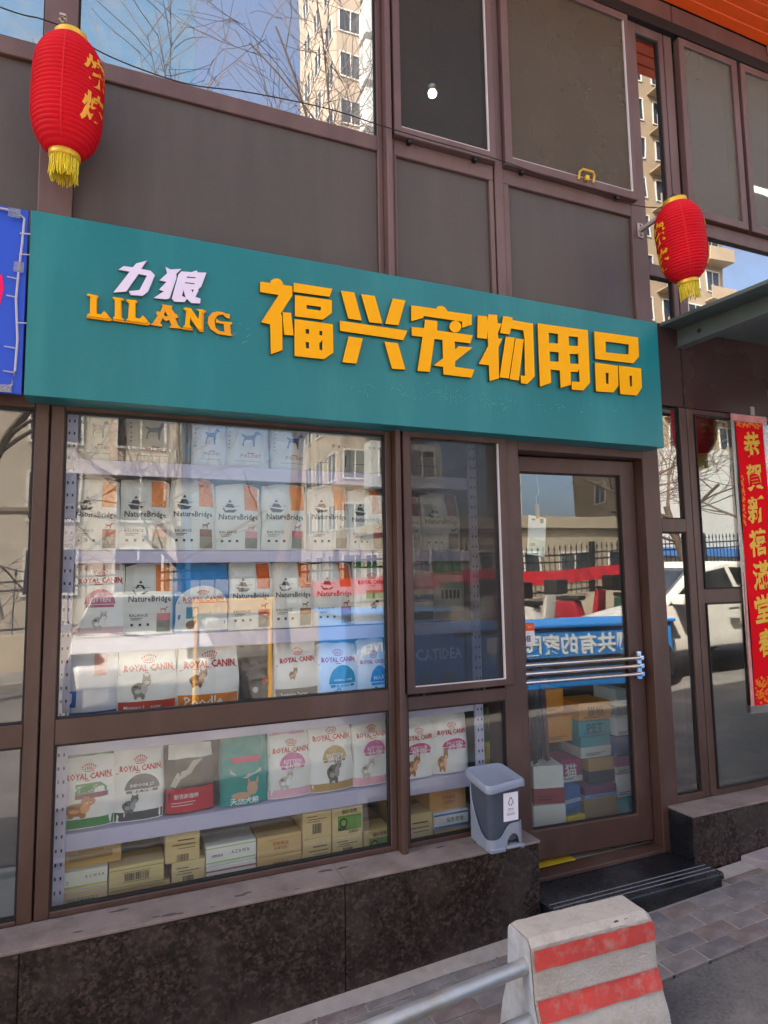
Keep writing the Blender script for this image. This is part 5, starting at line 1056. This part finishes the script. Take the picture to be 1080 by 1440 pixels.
# yellow board stand
ys = thing('board_stand', 'yellow folding board stand on the street, mirrored in the middle of the shop window', 'stand', (1.35, -5.2, gz(1.35)), rot=(0, 0, R(10)))
YP = mat('yellow_stand_paint', '#c89a4a', .45, .06)
for x in (-.45, .45):
    for d in (-.2, .2): MB().tube([(x, d, 0), (x, 0, 1.35)], .028, 8).build('leg', YP, ys)
MB().box(-.5, .5, -.03, .03, 1.2, 1.38).build('top_board', YP, ys, .01, 1)
# iron fence on a low wall with tile coping
def fence(x0, x1, y):
    lw = thing('garden_wall', 'low pale wall with orange tile coping under the iron fence across the street', 'wall', (0, 0, 0))
    m = MB(); m.add([(x0, y - .15, gz(x0)), (x1, y - .15, gz(x1)), (x1, y + .15, gz(x1)), (x0, y + .15, gz(x0)), (x0, y - .15, gz(x0) + .75), (x1, y - .15, gz(x1) + .75), (x1, y + .15, gz(x1) + .75), (x0, y + .15, gz(x0) + .75)],
                    [(0, 3, 2, 1), (4, 5, 6, 7), (0, 1, 5, 4), (1, 2, 6, 5), (2, 3, 7, 6), (3, 0, 4, 7)]); m.build('wall_base', mat('cream_render', '#b9ab94', .85, .1, 2), lw)
    IR = mat('black_iron', '#1a1a1c', .5, .1)
    fn = thing('iron_fence', 'black iron fence with spear tips on the low wall across the street', 'fence', (0, 0, 0))
    for dz in (.80, 1.55, 1.72):
        MB().tube([(x0, y, gz(x0) + .75 + dz - .7), (x1, y, gz(x1) + .75 + dz - .7)], .022, 6).build('fence_rail', IR, fn)
    pk_ = MB(); pk_.tube([(0, 0, 0), (0, 0, 1.12)], .012, 6); pk_.lathe([(.006, 1.12), (.028, 1.16), (.02, 1.2), (.002, 1.28)], 6); me = pk_.build('picket', IR, fn).data
    bpy.data.objects.remove([o for o in fn.children if o.name.startswith('picket')][0])
    po = MB().box(-.06, .06, -.06, .06, -.75, 1.3); pom = po.build('post', IR, fn).data; bpy.data.objects.remove([o for o in fn.children if o.name.startswith('post')][0])
    x = x0; i = 0
    while x < x1:
        if i % 14 == 0: link('post', pom, None, fn, (x, y, gz(x) + .75))
        else: link('picket', me, None, fn, (x, y, gz(x) + .75))
        x += .15 if 6 < x < 19 else .3; i += 1
fence(-8, 24, -11.0)
rb_ = thing('red_banner', 'long red cloth banner tied along the iron fence across the street', 'banner', (8.5, -10.9, gz(8.5) + 1.05)); MB().box(-4.5, 4.5, 0, .02, 0, .34).build('banner_cloth', mat('red_cloth', '#c81e2e', .7, .1), rb_, rot=(0, -math.atan(.045), 0))
def scooter(label, loc, rz, colr, first=[None]):
    if first[0] is None or colr:
        t = thing('electric_scooter', label, 'scooter', loc, 'scooters parked across the street', (0, 0, rz)); cm = mat('scooter_' + colr.strip('#'), colr, .3, .05); K = MC['tyre_rubber']
        for x in (-.6, .6): MB().lathe([(.12, -.05), (.23, -.05), (.25, 0), (.23, .05), (.12, .05)], 22).build('wheel', K, t, smooth=True, loc=(x, 0, .25), rot=(R(90), 0, 0))
        MB().prism([(-.75, .35), (-.3, .32), (.2, .28), (.35, .3), (.42, .95), (.34, .98), (.22, .42), (-.1, .42), (-.2, .72), (-.7, .72)], -.13, .13, lambda u, v, a: (u, a, v)).build('body', cm, t, .03, 2, True)
        MB().box(-.72, -.08, -.13, .13, .73, .82).build('seat', BLACK, t, .03, 2, True)
        MB().tube([(.38, -.32, 1.04), (.40, -.1, .99), (.40, .1, .99), (.38, .32, 1.04)], .018, 8).build('handlebar', BLACK, t); MB().box(-1.0, -.6, -.2, .2, .86, 1.2).build('top_case', BLACK, t, .03, 2)
        return t
for q, (x, y, r_, c_, w_) in enumerate(((5.6, -8.6, 1.3, '#2a3a52', 'dark blue'), (6.7, -8.5, 1.5, '#b8b4ae', 'pale grey'), (7.9, -8.7, 1.2, '#8a1e28', 'dark red'), (9.0, -8.5, 1.6, '#1f4a3a', 'dark green'))):
    scooter('parked electric scooter, ' + w_ + ', in the row before the iron fence', (x, y, gz(x)), r_, c_)
# bare trees
BARK = mat('grey_brown_bark', '#5a4d42', .9, .2, 8, .6, 30)
def tree_mesh(seed, h, r):
    q = random.Random(seed); tr, br, tw = MB(), MB(), MB()
    def grow(p, d, L, rad, lev):
        pts = [p]; n = 4
        for i in range(n):
            d = (d + Vector((q.gauss(0, .14), q.gauss(0, .14), q.gauss(.03, .08)))).normalized(); pts.append(pts[-1] + d * L / n)
        end = rad * (.62 if lev else .7)
        (tr if lev == 0 else br if lev < 3 else tw).tube(pts, [rad + (end - rad) * i / n for i in range(n + 1)], 9 if lev == 0 else 6 if lev < 3 else 3, lev < 2)
        if lev >= 5: return
        for k in range(q.choice((3, 3, 4)) if lev else 5):
            f = q.uniform(.45, 1.0) if lev else q.uniform(.62, 1.0); s = min(n - 1, int(f * n)); st_ = pts[s].lerp(pts[s + 1], f * n - s)
            a = Vector((q.gauss(0, 1), q.gauss(0, 1), q.gauss(.25, .5))).normalized()
            grow(st_, (d * .75 + a * .8).normalized(), L * q.uniform(.55, .78), max(.006, end * q.uniform(.5, .75)), lev + 1)
    grow(Vector((0, 0, -.1)), Vector((q.gauss(0, .04), q.gauss(0, .04), 1)).normalized(), h, r, 0)
    return tr, br, tw
def tree(label, loc, parts=None, seed=1, h=4, r=.16, rz=0, sc_=1):
    t = thing('bare_tree', label, 'tree', loc, 'bare winter trees across the street', (0, 0, rz)); t.scale = (sc_,) * 3
    if parts is None:
        tr, br, tw = tree_mesh(seed, h, r); parts = [tr.build('trunk', BARK, t, smooth=True).data, br.build('branches', BARK, t, smooth=True).data, tw.build('twigs', BARK, t).data]
        for c in t.children:
            if c.name.startswith('twigs') or c.name.startswith('branches'): c['kind'] = 'stuff'
    else:
        for nme, me in zip(('trunk', 'branches', 'twigs'), parts):
            o = link(nme, me, None, t)
            if nme != 'trunk': o['kind'] = 'stuff'
    return parts
A = tree('bare tree with a thick trunk, mirrored in the leftmost window', (-1.75, -8.4, gz(-1)), None, 3, 3.4, .15)
B_ = tree('bare tree mirrored at the left edge of the door glass', (9.6, -9.9, gz(9.6)), None, 8, 3.0, .11)
tree('bare tree mirrored in the narrow pane right of the door', (12.4, -9.9, gz(12.4)), A, rz=1.9)
tree('tall bare tree mirrored in the upper left window', (2.9, -8.8, gz(2.9)), None, 21, 6.2, .13)
tree('bare tree mirrored in the right hand window beside the couplet', (14.5, -10.0, gz(14)), B_, rz=2.2)
tree('bare tree mirrored in the upper right corner pane', (16.5, -9.8, gz(16)), B_, rz=5)
tree('bare tree mirrored in the middle of the shop window', (1.4, -12.4, gz(1)), B_, rz=.7)
tree('bare tree far left across the street', (-6.5, -8.5, gz(-6)), A, rz=.4)
# buildings across the street
WIN = mat('dark_window_glass', '#2a3138', .15, .2, 1, spec=.8); WFR = mat('white_window_frame', '#c9c6c0', .5, .05)
def block(name, label, x0, x1, y0, y1, h, wallc, nx, nz, ww, wh, zoff=1.2, bays=(), balc=None, cat='building'):
    t = thing(name, label, cat, (x0, y1, 0)); W_, D_ = x1 - x0, y1 - y0
    wm = mat('render_' + wallc.strip('#'), wallc, .85, .08, .8, dirt='#8f8474', dscale=.5, damt=.25)
    MB().box(0, W_, -D_, 0, -4, h).build('wall', wm, t); MB().box(-.2, W_ + .2, -D_ - .2, .2, h + .001, h + .5).build('roof', wm, t)
    f = MB().ring(-ww / 2, ww / 2, 0, wh, .08, -.02, .06); f.box(-.03, .03, -.02, .05, .08, wh - .08); f0 = f.build('window', WFR, t); p0 = MB().box(-ww / 2 + .08, ww / 2 - .08, -.01, .01, .08, wh - .08).build('pane', WIN, f0)
    fme, pme = f0.data, p0.data; bpy.data.objects.remove(p0); bpy.data.objects.remove(f0)
    bay = None
    for i in range(nx):
        for j in range(nz):
            x = W_ * (i + .5) / nx; z = zoff + (h - zoff - .6) * j / nz
            if i in bays:
                if bay is None:
                    b0 = MB().box(-ww * .8, ww * .8, -.01, 1.1, -.6, wh + .3).build('bay', mat('grey_bay_panel', '#a9aeb0', .6, .05), t, .02, 1); bay = b0.data; bpy.data.objects.remove(b0)
                link('bay', bay, None, t, (x, 0, z)); o = link('window', fme, None, t, (x, 1.12, z))
            else: o = link('window', fme, None, t, (x, 0.0, z))
            link('pane', pme, None, o)
            if balc and i in balc:
                if j == 0 and i == balc[0]:
                    g_ = MB().box(-ww * .8, ww * .8, .0, .9, -.95, -.85); g_.box(-ww * .8, ww * .8, .82, .9, -.85, .05); block.bal = g_.build('balcony', wm, t).data; bpy.data.objects.remove([c for c in t.children if c.name.startswith('balcony')][0])
                link('balcony', block.bal, None, t, (x, 0.01, z))
    # the side face that looks along the street
    for j in range(nz):
        for q in range(3):
            o = link('window', fme, None, t, (-.0, -D_ * (q + .6) / 3.4, zoff + (h - zoff - .6) * j / nz), (0, 0, R(90))); link('pane', pme, None, o)
    return t
block('apartment_tower', 'beige apartment tower with grey bay windows, mirrored in the upper left window', 11.2, 16.5, -38, -30, 46, '#9c8e7e', 3, 15, 1.5, 1.6, bays=(1, 2))
block('apartment_block', 'tall beige apartment block with balconies, mirrored in the narrow panes by the door', 30.5, 42, -46, -30, 44, '#94856f', 5, 14, 1.5, 1.7, balc=(0, 2, 4))
block('low_building', 'low cream building, mirrored behind the trees in the door glass', 12, 29.5, -29, -22, 3.7, '#9a8f7c', 7, 1, 1.6, 1.4, 1.3)
block('pale_building', 'pale four storey building, mirrored in the left half of the shop window', -16, 2.0, -33, -20, 11.5, '#b0a595', 7, 4, 1.6, 1.6)
block('office_tower', 'pale blue office tower, mirrored at the left of the upper window', -10, 4.6, -56, -42, 62, '#3f6688', 0, 0, 2.0, 2.2)
sh_ = thing('white_warehouse', 'white shed with blue roof edge, mirrored in the right hand window', 'building', (0, 0, 0))
MB().box(17, 36, -20, -14.5, 0, 6.2).build('wall', mat('white_sheet_metal', '#b5b6b2', .6, .05), sh_); MB().box(16.8, 36.2, -14.48, -14.2, 2.2, 2.5).build('roof_edge', mat('blue_sheet_metal', '#3f6fae', .5, .05), sh_)
print('objects', len(sc.objects), 'tris', sum(len(o.data.loop_triangles) if o.type == 'MESH' and (o.data.calc_loop_triangles() or True) else 0 for o in sc.objects))
